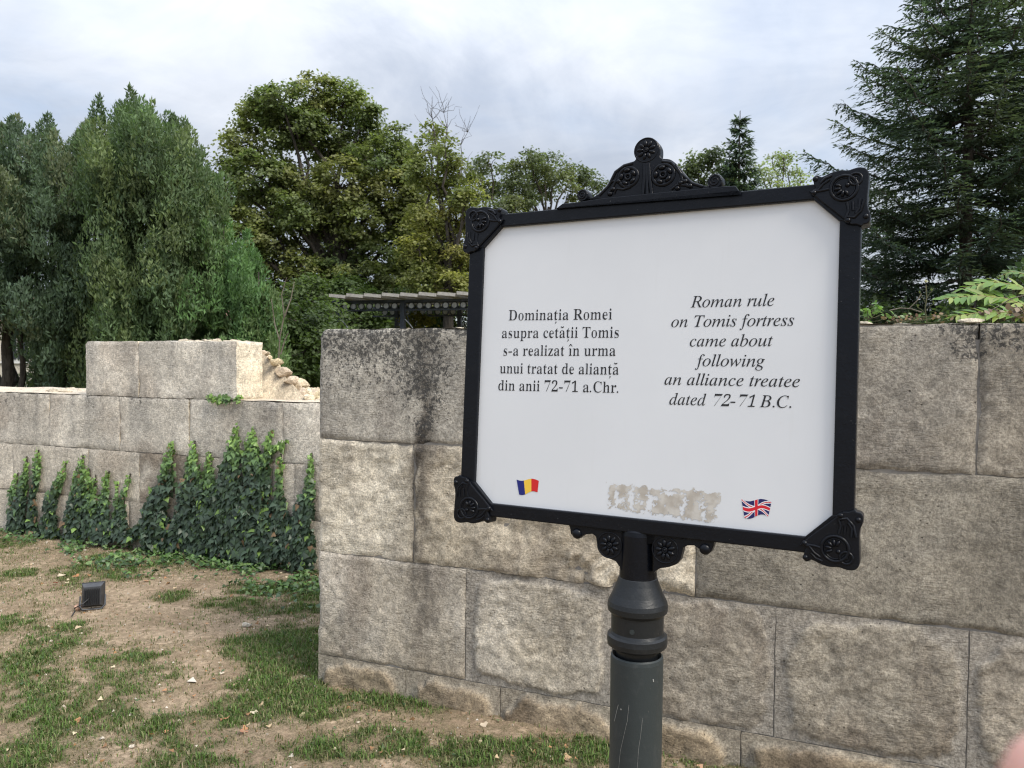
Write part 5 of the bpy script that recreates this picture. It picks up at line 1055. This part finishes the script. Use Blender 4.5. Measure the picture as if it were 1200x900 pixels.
# spruces: whorls of level boughs with drooping side twigs
NEED = np.array([(0, 0, 0), (.16, .22, .05), (.10, .95, -.05), (0, 1.05, 0), (-.10, .95, -.05), (-.16, .22, .05), (0, .5, .13)])
NEF = [(6, 0, 1), (6, 1, 2), (6, 2, 3), (6, 3, 4), (6, 4, 5), (6, 5, 0)]
def spruce(label, D, px, ytop, ratio, rmax, zlow, pal, gap=.34, per=9, twig=.085, tl=.16, trunk_r=.17, lean=0.0, open_=.0, zstart=None):
    b0 = at(px, 430, D); zt = at(px, ytop, D)[2]; base = (b0[0], b0[1], 0.0); root = empty('spruce_tree', base, label, 'tree', None)
    wood = MB(); tp = [(b0[0]+lean*z/zt, b0[1], z) for z in np.linspace(-.1, zt, 12)]; wood.tube(tp, np.linspace(trunk_r, .015, 12), 10, cap=False)
    PP, YY, NN, CC, SS = [], [], [], [], []; pal = np.array(pal); z = zlow
    while z < zt-.1:
        reach = min(ratio*(zt-z), rmax); nb = per if z < zt*.75 else max(4, per-3); a0 = rng.uniform(0, 6.3)
        for k in range(nb):
            a = a0+k*2*math.pi/nb+rng.normal(0, .16); L = reach*rng.uniform(.72, 1.08); zz_ = z+rng.normal(0, gap*.16)
            n = max(5, int(L/.10)); s = np.linspace(0, 1, n); el = .10-.28*(1-z/zt) 
            dx = L*s; dz = L*(el*s - .10*s*(1-s)*2 + .20*s**3)
            dr_ = np.array((math.cos(a), math.sin(a), 0)); p = np.array((b0[0]+lean*z/zt, b0[1], zz_)) + dx[:, None]*dr_ + dz[:, None]*UZ
            p += rng.normal(size=p.shape)*.02
            wood.tube(p, np.linspace(.026*min(1, L), .006, n), 5, cap=False)
            pc_ = pal[rng.integers(0, len(pal))]*np.exp(rng.normal(0, .12)); sd_ = np.array((-dr_[1], dr_[0], 0))
            m_ = max(6, int(L/.052)); sv = np.linspace(.16 if L > 1 else .08, 1.0, m_)
            bp = np.stack([np.interp(sv, s, p[:, i]) for i in range(3)], -1)
            for sg_ in (-1, 1, 0):
                wl = (tl + .30*L*np.sin(np.clip(sv, 0, 1)*math.pi)**.8*(.45+.55*(1-sv)))*rng.uniform(.6, 1.15, m_) if sg_ else np.full(m_, tl*.8)
                dv = sg_*sd_*rng.uniform(.65, 1.1, (m_, 1)) + dr_*rng.uniform(.45, .9, (m_, 1)) + UZ*rng.uniform(-.34, .05, (m_, 1)) if sg_ else UZ*rng.uniform(-.8, .35, (m_, 1)) + dr_*rng.uniform(.2, .8, (m_, 1)) + sd_*rng.uniform(-.6, .6, (m_, 1))
                dv /= np.linalg.norm(dv, axis=1)[:, None]
                # step along each twig
                kmax = int(np.ceil(wl.max()/(twig*.75)))
                for q in range(kmax):
                    f = q*twig*.75; ok_ = wl > f*1.02
                    if not ok_.any(): break
                    if open_ and q: ok_ &= rng.random(m_) > open_
                    P = bp[ok_] + dv[ok_]*f; P[:, 2] -= .22*f*f
                    nn = int(ok_.sum()); PP.append(P); Y = dv[ok_] + .22*rng.normal(size=(nn, 3)); YY.append(Y); NN.append(UZ + .35*rng.normal(size=(nn, 3)))
                    tipf = (f/np.maximum(wl[ok_], .01))[:, None]; CC.append(pc_*(.8+.55*tipf)*np.exp(rng.normal(0, .15, (nn, 1)))); SS.append(twig*rng.uniform(.9, 1.5, nn))
        z += gap*rng.uniform(.8, 1.2)
    P = np.vstack(PP); Y = np.vstack(YY); N = np.vstack(NN); C = np.vstack(CC); S_ = np.concatenate(SS)
    Y /= np.linalg.norm(Y, axis=1)[:, None]; N = N - (N*Y).sum(1)[:, None]*Y
    V, F, Cc = scatter(np.array([(0, 0, 0), (.19, .4, .05), (0, 1.1, -.03), (-.19, .4, .05)]), [(0, 1, 2), (0, 2, 3)], P, basis(N, Y), S_, C)
    wood.build('trunk', M['bark'], root); mk('crown', V, F, M['conifer'], root, Cc, smooth_=False); return len(P)
print('spruce', spruce('large dark spruce with tiered drooping boughs filling the right side behind the wall', 13.0, 1128, -150, .52, 2.5, .9, [(.050, .076, .058), (.060, .088, .066), (.070, .094, .062)], .42, 12, .072, .17, .15))
spruce('slim distant spruce poking up as a spiky top over the sign', 33, 862, 132, .26, 1.9, 1.0, [(.07, .10, .08), (.06, .09, .065)], .48, 7, .22, .26, .16)
spruce('smaller dark spruce low behind the wall beside the right frame of the sign', 16, 1035, 255, .40, 1.5, .6, [(.060, .090, .060), (.07, .10, .062)], .32, 9, .08, .16, .1)
spruce('dark spruce mostly beyond the right edge of the view', 15.5, 1245, -60, .38, 2.1, .7, [(.068, .098, .068)], .46, 6, .13, .16, .16)

# shrubs filling in under the trees
def shrub(label, D, x0, x1, ytop, pal, n=10, hw=26, leaf=.09, group=None, dens=1.0):
    lb = []
    for i in range(n):
        x = rng.uniform(x0, x1); y = ytop+rng.uniform(0, 75); lb.append((x, y, hw*rng.uniform(.7, 1.2), rng.uniform(-1.0, 1.0)))
    lb += [(rng.uniform(x0, x1), 452, hw, 0) for _ in range(max(2, n//3))]
    return broadleaf(label, D, ((x0+x1)/2, 470), lb, leaf, pal, dens, .34, .05, group, .9, 'shrub', 'shrub', fork=.12)
SH = [(.065, .10, .038), (.085, .125, .045), (.10, .145, .05)]
shrub('dark leafy shrub in the gap between the low wall rubble and the tall wall', 15.0, 318, 395, 372, SH, 12, 26)
shrub('dark green undergrowth shrub under the maple behind the pergola', 22.0, 320, 500, 345, SH, 26, 34, .11)
shrub('yellow-green bush seen between the pergola posts', 19.2, 440, 500, 372, [(.16, .15, .03), (.10, .12, .03)], 6, 18, .09)
shrub('yellow-green bush behind the right end of the pergola', 22.5, 500, 600, 352, [(.13, .14, .035), (.08, .10, .03)], 12, 28, .10)
shrub('dark shrub under the large spruce right of the sign', 11.5, 1010, 1110, 352, [(.055, .085, .042), (.07, .10, .045)], 10, 26, .08)
shrub('shady shrub behind the wall near the right edge', 10.5, 1110, 1260, 345, [(.055, .085, .042), (.065, .10, .038)], 12, 30, .08)
shrub('dark undergrowth shrub behind the sign post side of the tall wall', 16, 560, 1000, 345, SH, 14, 40, .13)
shrub('leafy dark shrub behind the left end of the low wall', 16.8, 60, 330, 400, SH, 22, 34, .10)

# ------------------------------------------------------------------ pergola
M['pergola'] = plain('blue_grey_pergola_paint', (.035, .042, .055), (.055, .062, .075), .5, 12)
M['wood'] = plain('weathered_grey_plank', (.36, .34, .31), (.50, .47, .43), .85, 18, .4)
M['disc'] = plain('pale_disc', (.42, .43, .44), (.52, .53, .54), .6)
pa, pb = at(392, 349, 17.6), at(556, 344, 16.6)                     # the front beam
dP = pb-pa; dP[2] = 0; LP = np.linalg.norm(dP); dP /= LP; nP = np.array((dP[1], -dP[0], 0)); AP = np.array([dP, nP, UZ])
zb_ = 2.92
perg = empty('pergola', (pa[0], pa[1], 0), 'blue-grey metal pergola with grey planks on top behind the walls', 'pergola')
LB_ = LP+3.2
def pp(s, f, z): return np.array((pa[0], pa[1], 0)) + dP*s + nP*f + UZ*z
for f in (0, -2.0):
    MB().box(pp(LB_/2-.05, f, zb_-.03), LB_, .07, .05, AP).box(pp(LB_/2-.05, f, zb_-.235), LB_, .05, .035, AP).build('beam', M['pergola'], perg, smooth_=False)
    g = MB(); g2 = MB(); x = .28
    while x < LB_-.1:
        th = np.linspace(0, 2*math.pi, 13); g.tube(np.array([pp(x+.075*math.cos(t), f, zb_-.14+.075*math.sin(t)) for t in th]), .012, 5, cap=False)
        g2.tube([pp(x, f-.01, zb_-.14), pp(x, f+.01, zb_-.14)], .058, 12); x += .205  # added pale discs stand in for the brightness showing through the rings
    g.build('ring_lattice', M['pergola'], perg)['kind'] = 'stuff'; g2.build('gap_light_discs', M['disc'], perg)['kind'] = 'stuff'
    for s in ((.12, 1.72, 3.35, 5.0) if f == 0 else (.62, 2.3, 3.95, 5.6)):
        q = MB().box(pp(s, f, (zb_-.05)/2), .10, .10, zb_-.05, AP).build('post', M['pergola'], perg, smooth_=False)
        for sg_ in (1,):
            for k in range(3):
                t = np.linspace(0, 1, 9); b = MB(); b.tube(np.array([pp(s+.06+sg_*(.10+.12*k)*math.sin(a*1.5), f+.02, zb_-.26-.18*k-.30*(a)) for a in t]), .010, 5); b.build('scroll_bracket', M['disc'] if k == 1 else M['pergola'], perg)
x = .12; k = 0
while x < LB_+.1:
    ta = .10; Ax = np.array([dP*math.cos(ta)-UZ*math.sin(ta), nP, UZ*math.cos(ta)+dP*math.sin(ta)]); MB().box(pp(x+.17, -.85, zb_+.065+.004*(k % 2)), .405, 2.5, .07, Ax).build('roof_plank', M['wood'], perg, smooth_=False)
    x += .437; k += 1
g = MB(); g.box(pp(LB_/2, -.9, zb_+.008), LB_, .05, .03, AP); g.build('purlin', M['pergola'], perg, smooth_=False)

# pale house far behind the conifers
M['render'] = plain('pale_render', (.46, .42, .35), (.54, .50, .43), .9, 3, .2)
M['roof'] = plain('old_roof_tiles', (.16, .09, .07), (.24, .14, .10), .9, 9, .4)
M['pane'] = plain('dark_window_glass', (.02, .025, .03), rough=.1)
M['white'] = plain('white_frame', (.6, .6, .58), rough=.5)
h0 = at(150, 430, 42); ho = empty('house', (h0[0], h0[1], 0), 'pale low house glimpsed through gaps behind the conifers at the left', 'house')
MB().box((h0[0], h0[1]+4, 1.75), 22, 8, 3.6).build('wall', M['render'], ho, smooth_=False)
g = MB(); g.add([(h0[0]-11.5, h0[1]-.5, 3.56), (h0[0]+11.5, h0[1]-.5, 3.56), (h0[0]+11.5, h0[1]+8.5, 3.56), (h0[0]-11.5, h0[1]+8.5, 3.56), (h0[0]-8, h0[1]+4, 5.2), (h0[0]+8, h0[1]+4, 5.2)], [(0, 1, 5, 4), (2, 3, 4, 5)]); g.add([(h0[0]+11.5, h0[1]-.5, 3.56), (h0[0]+11.5, h0[1]+8.5, 3.56), (h0[0]+8, h0[1]+4, 5.2), (h0[0]-11.5, h0[1]+8.5, 3.56), (h0[0]-11.5, h0[1]-.5, 3.56), (h0[0]-8, h0[1]+4, 5.2)], [(0, 1, 2), (3, 4, 5)]); g.build('roof', M['roof'], ho, smooth_=False)
for k in range(7):
    xx = h0[0]-9+k*3; wn = MB().box((xx, h0[1]-.03, 2.1), 1.2, .1, 1.4).build('window', M['white'], ho, smooth_=False)
    for s in (-1, 1): MB().box((xx+s*.28, h0[1]-.10, 2.1), .48, .04, 1.22).build('pane', M['pane'], wn, smooth_=False)
# sunlit sandy wall beyond the left end of the low wall
q0 = at(-30, 430, 22)
fw = empty('far_wall', (q0[0], q0[1], 0), 'cream sandstone wall far off under the branches at the left edge', 'wall')
FW = MB().box((q0[0], q0[1]+.2, .68), 3.6, .4, 1.40).build('wall_face', M['render'], fw, smooth_=False)
MB().box((q0[0], q0[1]+.2, 1.41), 3.7, .5, .06).build('coping', M['white'], fw, smooth_=False)

# dead stems behind the rubble
def stems(label, D, lines, mat, r=.012, cat='bush', name='bare_bush'):
    a0 = at(*lines[0][0], D); rt = empty(name, (a0[0], a0[1], 0), label, cat)
    g = MB()
    for ln in lines:
        p = np.array([at(x, y, D) for x, y in ln]); g.tube(p, np.linspace(r, r*.4, len(p)), 6)
    g.tube([(a0[0], a0[1], -.05), tuple(a0)], r*1.1, 6); g.build('stem', mat, rt); return rt
stems('bare brown dead stems standing between the bright conifer and the dark shrub', 11.5, [[(326, 430), (328, 395), (333, 370), (330, 345), (336, 325)], [(328, 400), (322, 380), (318, 350)], [(333, 372), (341, 350), (345, 330)], [(329, 415), (334, 398), (338, 390)]], M['twig'], .012)

# ------------------------------------------------------------------ plants on top of the tall wall
def topp(x, y, s): return hit(x, y, P_MAIN - NW*s, NW)
M['frond'] = leaf_material('light_green_frond', .35, .4, .4)
soilb = MB().box(wpt(P_MAIN, 3.3, 1.58, -1.35), 3.2, 1.0, .12, np.array([TW, NW, UZ]))
tz0 = np.array(wpt(P_MAIN, 3.0, 1.64, -.6))
pinn = empty('pinnate_plant', tuple(tz0), 'light green plant with arching feathery fronds on top of the wall at the right edge', 'plant')
LEAFL = np.array([(0, 0, 0), (.13, .22, .04), (.16, .5, .03), (.09, .8, 0), (0, 1, -.06), (-.09, .8, 0), (-.16, .5, .03), (-.13, .22, .04), (0, .3, 0), (0, .7, 0)])
LEAFF = [(0, 1, 8), (1, 2, 8), (2, 9, 8), (2, 3, 9), (3, 4, 9), (4, 5, 9), (5, 6, 9), (6, 8, 9), (6, 7, 8), (7, 0, 8)]
def frond(pts, s, ll, n, seed, cols):
    r_ = np.random.default_rng(seed); P = np.array([topp(x, y, s+ds) for x, y, ds in pts]); 
    L = np.r_[0, np.cumsum(np.linalg.norm(np.diff(P, axis=0), axis=1))]; tt = np.linspace(0, L[-1], 20)
    C_ = np.stack([np.interp(tt, L, P[:, i]) for i in range(3)], -1)
    fr_ = MB().tube(C_, np.linspace(.0035, .0012, 20), 6).build('frond', M['frst'], pinn)
    for k in range(n):
        f = .12+.86*k/(n-1); c = np.array([np.interp(f*L[-1], L, P[:, i]) for i in range(3)]); d = C_[min(19, int(f*19)+1)]-C_[max(0, int(f*19)-1)]; d /= np.linalg.norm(d)
        up = UZ - .45*_f; sd_ = np.cross(d, up); sd_ /= np.linalg.norm(sd_); N = np.cross(sd_, d); N *= np.sign(N@UZ) if abs(N@UZ) > .01 else 1
        for sg_ in ((-1, 1) if k < n-1 else (0,)):
            y_ = sd_*sg_ + d*(.55 if sg_ else 1) + UZ*r_.uniform(-.25, .12); y_ /= np.linalg.norm(y_)
            nn = N + .25*r_.normal(size=3); nn -= (nn@y_)*y_
            B = basis(nn[None], y_[None]); S_ = ll*(.55+.6*math.sin(math.pi*min(f*1.0, 1)**.8))*r_.uniform(.85, 1.1)
            cc = np.array(cols[r_.integers(0, len(cols))])*r_.uniform(.85, 1.15)
            V, F, Cc = scatter(LEAFL, LEAFF, c[None], B, np.array([S_]), cc[None]); mk('leaflet', V, F, M['frond'], fr_, Cc)
M['frst'] = plain('frond_midrib', (.20, .22, .06), (.25, .20, .08), .6)
LG = [(.15, .26, .055), (.19, .29, .06), (.12, .23, .05), (.24, .30, .08)]
frond([(1212, 362, 0), (1180, 350, .02), (1145, 346, .0), (1106, 350, -.03)], .55, .088, 13, 1, LG)
frond([(1215, 345, .1), (1190, 334, .1), (1160, 330, .1), (1128, 338, .1)], .55, .080, 12, 2, LG)
frond([(1210, 372, -.1), (1180, 366, -.1), (1150, 366, -.1), (1115, 371, -.12)], .5, .080, 12, 3, LG)
frond([(1220, 338, .1), (1205, 322, .1), (1185, 318, .1), (1168, 326, .1)], .7, .05, 9, 4, [(.09, .17, .035), (.12, .2, .04)])
# weed with a pale seed head
wd_ = topp(1086, 377, .3)
weed = empty('tall_weed', tuple(wd_), 'thin weed stalk with a pale round flower head on the wall right of the sign', 'weed')
st = np.array([topp(x, y, .3) for x, y in ((1086, 378), (1084, 362), (1086, 348), (1085, 334))]); MB().tube(st, .0022, 6).build('stalk', M['stem'], weed)
g = MB(); fl = topp(1085, 331, .3)
V, F, Cc = scatter(LEAFL*(1, 1, 1), LEAFF, np.tile(fl, (40, 1)), basis(dirs(40)), np.full(40, .011), np.tile((.62, .60, .52), (40, 1))); mk('flower_head', V, F, M['frond'], weed, Cc)
for (x, y, x2, y2) in ((1085, 356, 1078, 344), (1086, 350, 1092, 341), (1085, 364, 1094, 356), (1085, 368, 1075, 360)):
    a, b_ = topp(x, y, .3), topp(x2, y2, .3); MB().tube([a, (a+b_)/2+UZ*.003, b_], .0013, 5).build('side_shoot', M['stem'], weed)
    V, F, Cc = scatter(LEAFL, LEAFF, np.tile(b_, (4, 1)), basis(dirs(4)), np.full(4, .014), np.tile((.13, .16, .06), (4, 1))); mk('bud_leaves', V, F, M['frond'], weed, Cc)
def bushlet(label, pts, s, n, size, pal, name='small_weed', cat='weed'):
    c0 = topp(*pts[0], s); rt = empty(name, tuple(c0), label, cat); P, N = [], []; g = MB(); ft = topp(pts[0][0], 376, s)
    for i in range(n):
        x, y = pts[rng.integers(0, len(pts))]; q = topp(x+rng.normal(0, 3.2), y+rng.normal(0, 2.5), s+rng.uniform(-.06, .08)); P.append(q)
        if i % 5 == 0: g.tube([ft+dirs(1)[0]*.01, (ft+q)/2+dirs(1)[0]*.01, q], .0013, 4)
    P = np.array(P); P[:, 2] = np.maximum(P[:, 2], 1.672); N = UZ*.7 - _f*.5 + .6*rng.normal(size=(n, 3)); pal = np.array(pal)
    V, F, Cc = scatter(LEAFL*(1.9, 1, 1), LEAFF, P, basis(N, None, rng.uniform(0, 6.3, n)), size*rng.uniform(.6, 1.2, n), pal[rng.integers(0, len(pal), n)]*rng.uniform(.7, 1.2, (n, 1)))
    l_ = mk('leaves', V, F, M['frond'], rt, Cc); l_['kind'] = 'stuff'; g.build('stalk', M['stem'], rt)
bushlet('bright green weed on top of the wall hugging the right frame of the sign', [(1014, 372), (1020, 366), (1030, 362), (1038, 368), (1026, 358), (1012, 364)], .3, 46, .026, [(.14, .26, .05), (.10, .19, .04)])
bushlet('reddish brown dry leaves heaped on the wall under the fronds', [(1165, 371), (1180, 368), (1192, 364), (1205, 362), (1150, 373), (1198, 370), (1212, 366)], .42, 130, .028, [(.15, .09, .06), (.22, .15, .10), (.08, .05, .04), (.28, .21, .15)], 'dry_leaf_pile', 'leaf pile')
bushlet('low mixed weeds and dry leaves between the seed head and the fronds', [(1050, 373), (1062, 371), (1075, 373), (1100, 372), (1112, 373), (1040, 374)], .45, 70, .020, [(.15, .09, .06), (.10, .17, .05), (.24, .17, .10)])
bushlet('dark leafy climber hanging in at the right edge above the fronds', [(1188, 318), (1200, 312), (1210, 325), (1196, 326), (1215, 340), (1205, 350), (1200, 340)], 1.1, 150, .040, [(.04, .08, .02), (.07, .12, .03)], 'climber', 'climber')
r0_ = empty('fallen_twig', tuple(topp(1060, 372, .4)), 'curved bare twig lying on the wall right of the sign', 'twig')
for ln in ([(1042, 364), (1055, 361), (1068, 362), (1080, 366)], [(1066, 361), (1075, 352), (1080, 344)], [(1150, 368), (1165, 362), (1185, 350), (1205, 345)]):
    MB().tube([topp(x, y, .4) for x, y in ln], .0022, 5).build('twig', M['twig'], r0_)
g = MB(); rl = rock(None, topp(1140, 373, .1), .028, 901, (.50, .45, .36), 'loose_stone', (1.6, 1, .45)) if False else None
rock(main_wall, wpt(P_MAIN, T(1142, 375), 1.668, -.07), .032, 33, (.52, .47, .38), 'loose_stone', (1.5, 1, .4), sub=2)
for i in range(12): rock(main_wall, wpt(P_MAIN, random.uniform(.1, 4.2), 1.672, -random.uniform(.1, .6)), random.uniform(.012, .03), 130+i, (.42, .38, .31), 'loose_stone', (1.4, 1, .5), sub=2)

# ------------------------------------------------------------------ floodlight on the ground
M['alu'] = plain('dark_grey_housing', (.035, .037, .042), (.055, .057, .062), .45, 30)
M['glass'] = plain('lamp_back_fins', (.012, .012, .013), rough=.5)
fc = gnd(109, 712, .0); D = np.dot(fc-CAM, _f); kx = D/FPX
yaw = math.radians(22); ax = np.array((math.cos(yaw), math.sin(yaw), 0)); ay = np.array((-math.sin(yaw), math.cos(yaw), 0))
tilt = .10; az = UZ*math.cos(tilt)+ay*math.sin(tilt); ay2 = ay*math.cos(tilt)-UZ*math.sin(tilt); AF = np.array([ax, ay2, az])
fl_ = empty('floodlight', tuple(fc), 'small black ground floodlight on bare soil in front of the ivy', 'floodlight')
W_, H_ = 23*kx, 27*kx; ce = fc + UZ*(H_*.5+.006)
def fbx(dx, dy, dz, sx, sy, sz, g=None): return (g or MB()).box(ce+ax*dx+ay2*dy+az*dz, sx, sy, sz, AF)
bdy = MB(); kk = []
for (yy, s_) in ((-.030, .78), (.010, 1.0), (.028, 1.0)):
    kk += [ce+ax*a_*W_/2*s_+ay2*yy+az*b_*H_/2*s_ for a_, b_ in ((-1, -1), (1, -1), (1, 1), (-1, 1))]
bdy.add(kk, [(0, 3, 2, 1)]+[(i+4*l, (i+1) % 4+4*l, (i+1) % 4+4*l+4, i+4*l+4) for l in (0, 1) for i in range(4)]+[(8, 9, 10, 11)]); bdy.build('housing', M['alu'], fl_, smooth_=False)
for k in range(9): fbx((-.36+.09*k)*W_*.92, -.037, -.02*H_, .0028, .016, H_*.70).build('cooling_fin', M['glass'], fl_, smooth_=False)
fbx(0, .031, 0, W_*1.06, .006, H_*1.06).build('front_rim', M['alu'], fl_, smooth_=False)
g = MB(); g.tube([ce+ax*W_*.56+az*0, ce+ax*W_*.56-az*H_*.40-ay*.02, ce+ax*W_*.42-az*H_*.50-ay*.05, ce-ax*W_*.42-az*H_*.50-ay*.05, ce-ax*W_*.56-az*H_*.40-ay*.02, ce-ax*W_*.56], .006, 8); g.build('bracket', M['alu'], fl_)
g = MB(); pc2 = [ce-ax*.01-ay2*.03-az*H_*.05, ce-ax*W_*.35-ay2*.075-az*H_*.22, ce-ax*W_*.75-ay2*.07-az*H_*.40, gnd(88, 716, .006), gnd(84, 722, .004)]; g.tube(pc2, .0035, 6); g.build('cable', M['glass'], fl_)
def gstone(x, y, r, col, label, seed, sq=(1.3, 1, .7), name='stone', cat='stone', group=None):
    p = gnd(x, y); p[2] = gz(p[0], p[1])+r*sq[2]*.5; o_ = rock(None, p, r, seed, col, name, sq, sub=2)
    me = o_.data; V = np.zeros(len(me.vertices)*3, np.float32); me.vertices.foreach_get('co', V); V = V.reshape(-1, 3)-p.astype(np.float32); me.vertices.foreach_set('co', V.ravel()); me.update(); o_.location = p
    return tag(o_, label, cat, group)
gstone(91, 713, .026, (.50, .33, .24), 'orange-pink stone leaning against the floodlight', 801, (1, 1, 1.1))
gstone(289, 733, .026, (.66, .62, .54), 'white stone lying on the soil right of the floodlight', 802, (1.5, 1, .6))
for i, (x, y) in enumerate(((298, 735), (120, 860), (230, 868), (155, 868), (60, 752), (95, 742), (210, 740), (260, 790), (340, 705), (420, 845), (180, 820))):
    gstone(x, y, random.uniform(.006, .012), (.55, .50, .42), 'small pale pebble lying on the bare soil', 810+i, group='pebbles on the soil')
# fallen leaves, each one an object
def fallen(x, y, s, col, label, group=None, curl=.25, seed=0):
    r_ = np.random.default_rng(seed); p = gnd(x, y); p[2] = gz(p[0], p[1])+.008
    q = IVT[:8]*(1.0, .8, 1); V = []; 
    for v_ in q: V.append((v_[0], v_[1], curl*(v_[0]**2*1.6+(v_[1]+.4)**2*.9)+.05*r_.normal()))
    V.append((0, -.38, .0)); V = np.array(V)
    N = UZ+.3*r_.normal(size=3) - .25*_f; B = basis(N[None], None, np.array([r_.uniform(0, 6.3)]))
    Vv, F, Cc = scatter(V, IVF, p[None], B, np.array([s]), np.array([col])); return tag(mk('fallen_leaf', Vv, F, M['leaf2'], None, Cc, origin=p), label, 'leaf', group)
M['leaf2'] = leaf_material('dry_leaf', .2, .7, .2)
fallen(72, 675, .060, (.62, .52, .38), 'large pale cream fallen leaf behind the floodlight', seed=1)
fallen(88, 674, .050, (.45, .22, .11), 'orange fallen leaf next to the pale cream one', seed=2)
fallen(65, 682, .032, (.35, .05, .03), 'small red fallen leaf left of the floodlight', seed=3)
fallen(88, 737, .050, (.60, .46, .30), 'tan curled leaf on the soil just below the floodlight', seed=4)
fallen(286, 856, .040, (.42, .22, .14), 'reddish brown leaf on the grass near the bottom left', seed=5)
fallen(297, 832, .036, (.66, .58, .44), 'cream leaf on the green grass left of the wall corner', seed=6)
fallen(662, 889, .034, (.50, .34, .20), 'tan leaf standing in the grass left of the post', seed=7)
fallen(172, 681, .045, (.48, .28, .17), 'orange-brown leaf on the soil right of the floodlight', seed=8)
fallen(567, 849, .034, (.60, .50, .38), 'pale leaf at the foot of the tall wall', seed=9)
fallen(820, 896, .030, (.45, .28, .18), 'brown leaf at the foot of the wall right of the post', seed=10)
PD = [(.45, .24, .13), (.55, .42, .27), (.30, .17, .09), (.62, .52, .36)]
for i in range(70):
    x = rng.uniform(0, 372); y = rng.choice([rng.uniform(655, 700), rng.uniform(700, 890)]); fallen(x, y, rng.uniform(.014, .03), PD[rng.integers(0, 4)], 'small dry leaf scattered on the ground in front of the low wall', 'dry leaves scattered on the ground', seed=50+i)
for i in range(14): fallen(rng.uniform(385, 700), rng.uniform(868, 896), rng.uniform(.012, .022), PD[rng.integers(0, 4)], 'small dry leaf in the grass at the foot of the tall wall', 'dry leaves at the tall wall', seed=150+i)

# ------------------------------------------------------------------ the photographer's hand, a fingertip of it just in view
m, b, o = newmat('skin'); v = objco(); n = noise(v, 60, 4, .6)
setin(b, Base_Color=rgbmix(n, (.62, .33, .27), (.72, .42, .34)), Roughness=.5, Subsurface_Weight=.25, Subsurface_Scale=.01); M['skin'] = m
hc = at(1228, 982, .105)
HX, HY, HZ = np.array((1.0, 0, 0)), np.array((0, 1.0, 0)), UZ
def hp(x, y, z): return hc + HX*x + HY*y + HZ*z
bm = bmesh.new(); sk = []
def vadd(p, r): vv = bm.verts.new(tuple(p)); sk.append(r); return vv
def chain(a, pts):
    for p, r in pts: vv = vadd(p, r); bm.edges.new((a, vv)); a = vv
    return a
wr = vadd(hp(.115, -.02, -.10), .028)                       # wrist
fore = chain(wr, [(hp(.15, -.06, -.17), .032), (hp(.20, -.12, -.27), .040)])
palm = vadd(hp(.085, -.005, -.065), .030); bm.edges.new((wr, palm))
# index reaches up and left; the others curl below it
chain(palm, [(hp(.052, .008, -.034), .013), (hp(.030, .008, -.010), .0098), (hp(.010, .004, .0035), .0092), (hp(-.004, 0, .008), .0090)])
chain(palm, [(hp(.060, .020, -.050), .013), (hp(.036, .030, -.035), .0100), (hp(.018, .026, -.030), .0092), (hp(.012, .012, -.036), .0082)])
chain(palm, [(hp(.066, .026, -.068), .012), (hp(.044, .036, -.062), .0095), (hp(.028, .030, -.060), .0088), (hp(.024, .016, -.064), .0078)])
chain(palm, [(hp(.076, .026, -.086), .011), (hp(.058, .034, -.086), .0085), (hp(.046, .028, -.086), .0078), (hp(.044, .016, -.088), .0068)])
chain(palm, [(hp(.080, -.022, -.045), .014), (hp(.066, -.032, -.022), .0115), (hp(.055, -.036, -.004), .0095)])
me = bpy.data.meshes.new('hand'); bm.to_mesh(me); bm.free()
hand = link('hand', me, None, M['skin'])
sm = hand.modifiers.new('skin', 'SKIN'); hand.modifiers.new('sub', 'SUBSURF').levels = 2; hand.modifiers['sub'].render_levels = 2
for i, r_ in enumerate(sk): me.skin_vertices[0].data[i].radius = (r_, r_)
me.skin_vertices[0].data[1].use_root = False; me.skin_vertices[0].data[0].use_root = True
sm.use_smooth_shade = True
tag(hand, "photographer's hand with one pink out-of-focus fingertip in the bottom right corner", 'hand')
bpy.context.view_layer.update()
print('tris', sum(len(o_.data.loops)-2*len(o_.data.polygons) for o_ in bpy.data.objects if o_.type == 'MESH'), 'objects', len(bpy.data.objects))

if False:
    for o_ in sorted([o for o in bpy.data.objects if o.type == 'MESH'], key=lambda o: -len(o.data.loops))[:14]: print(o_.name, o_.parent.get('label') if o_.parent else '', len(o_.data.loops)-2*len(o_.data.polygons))
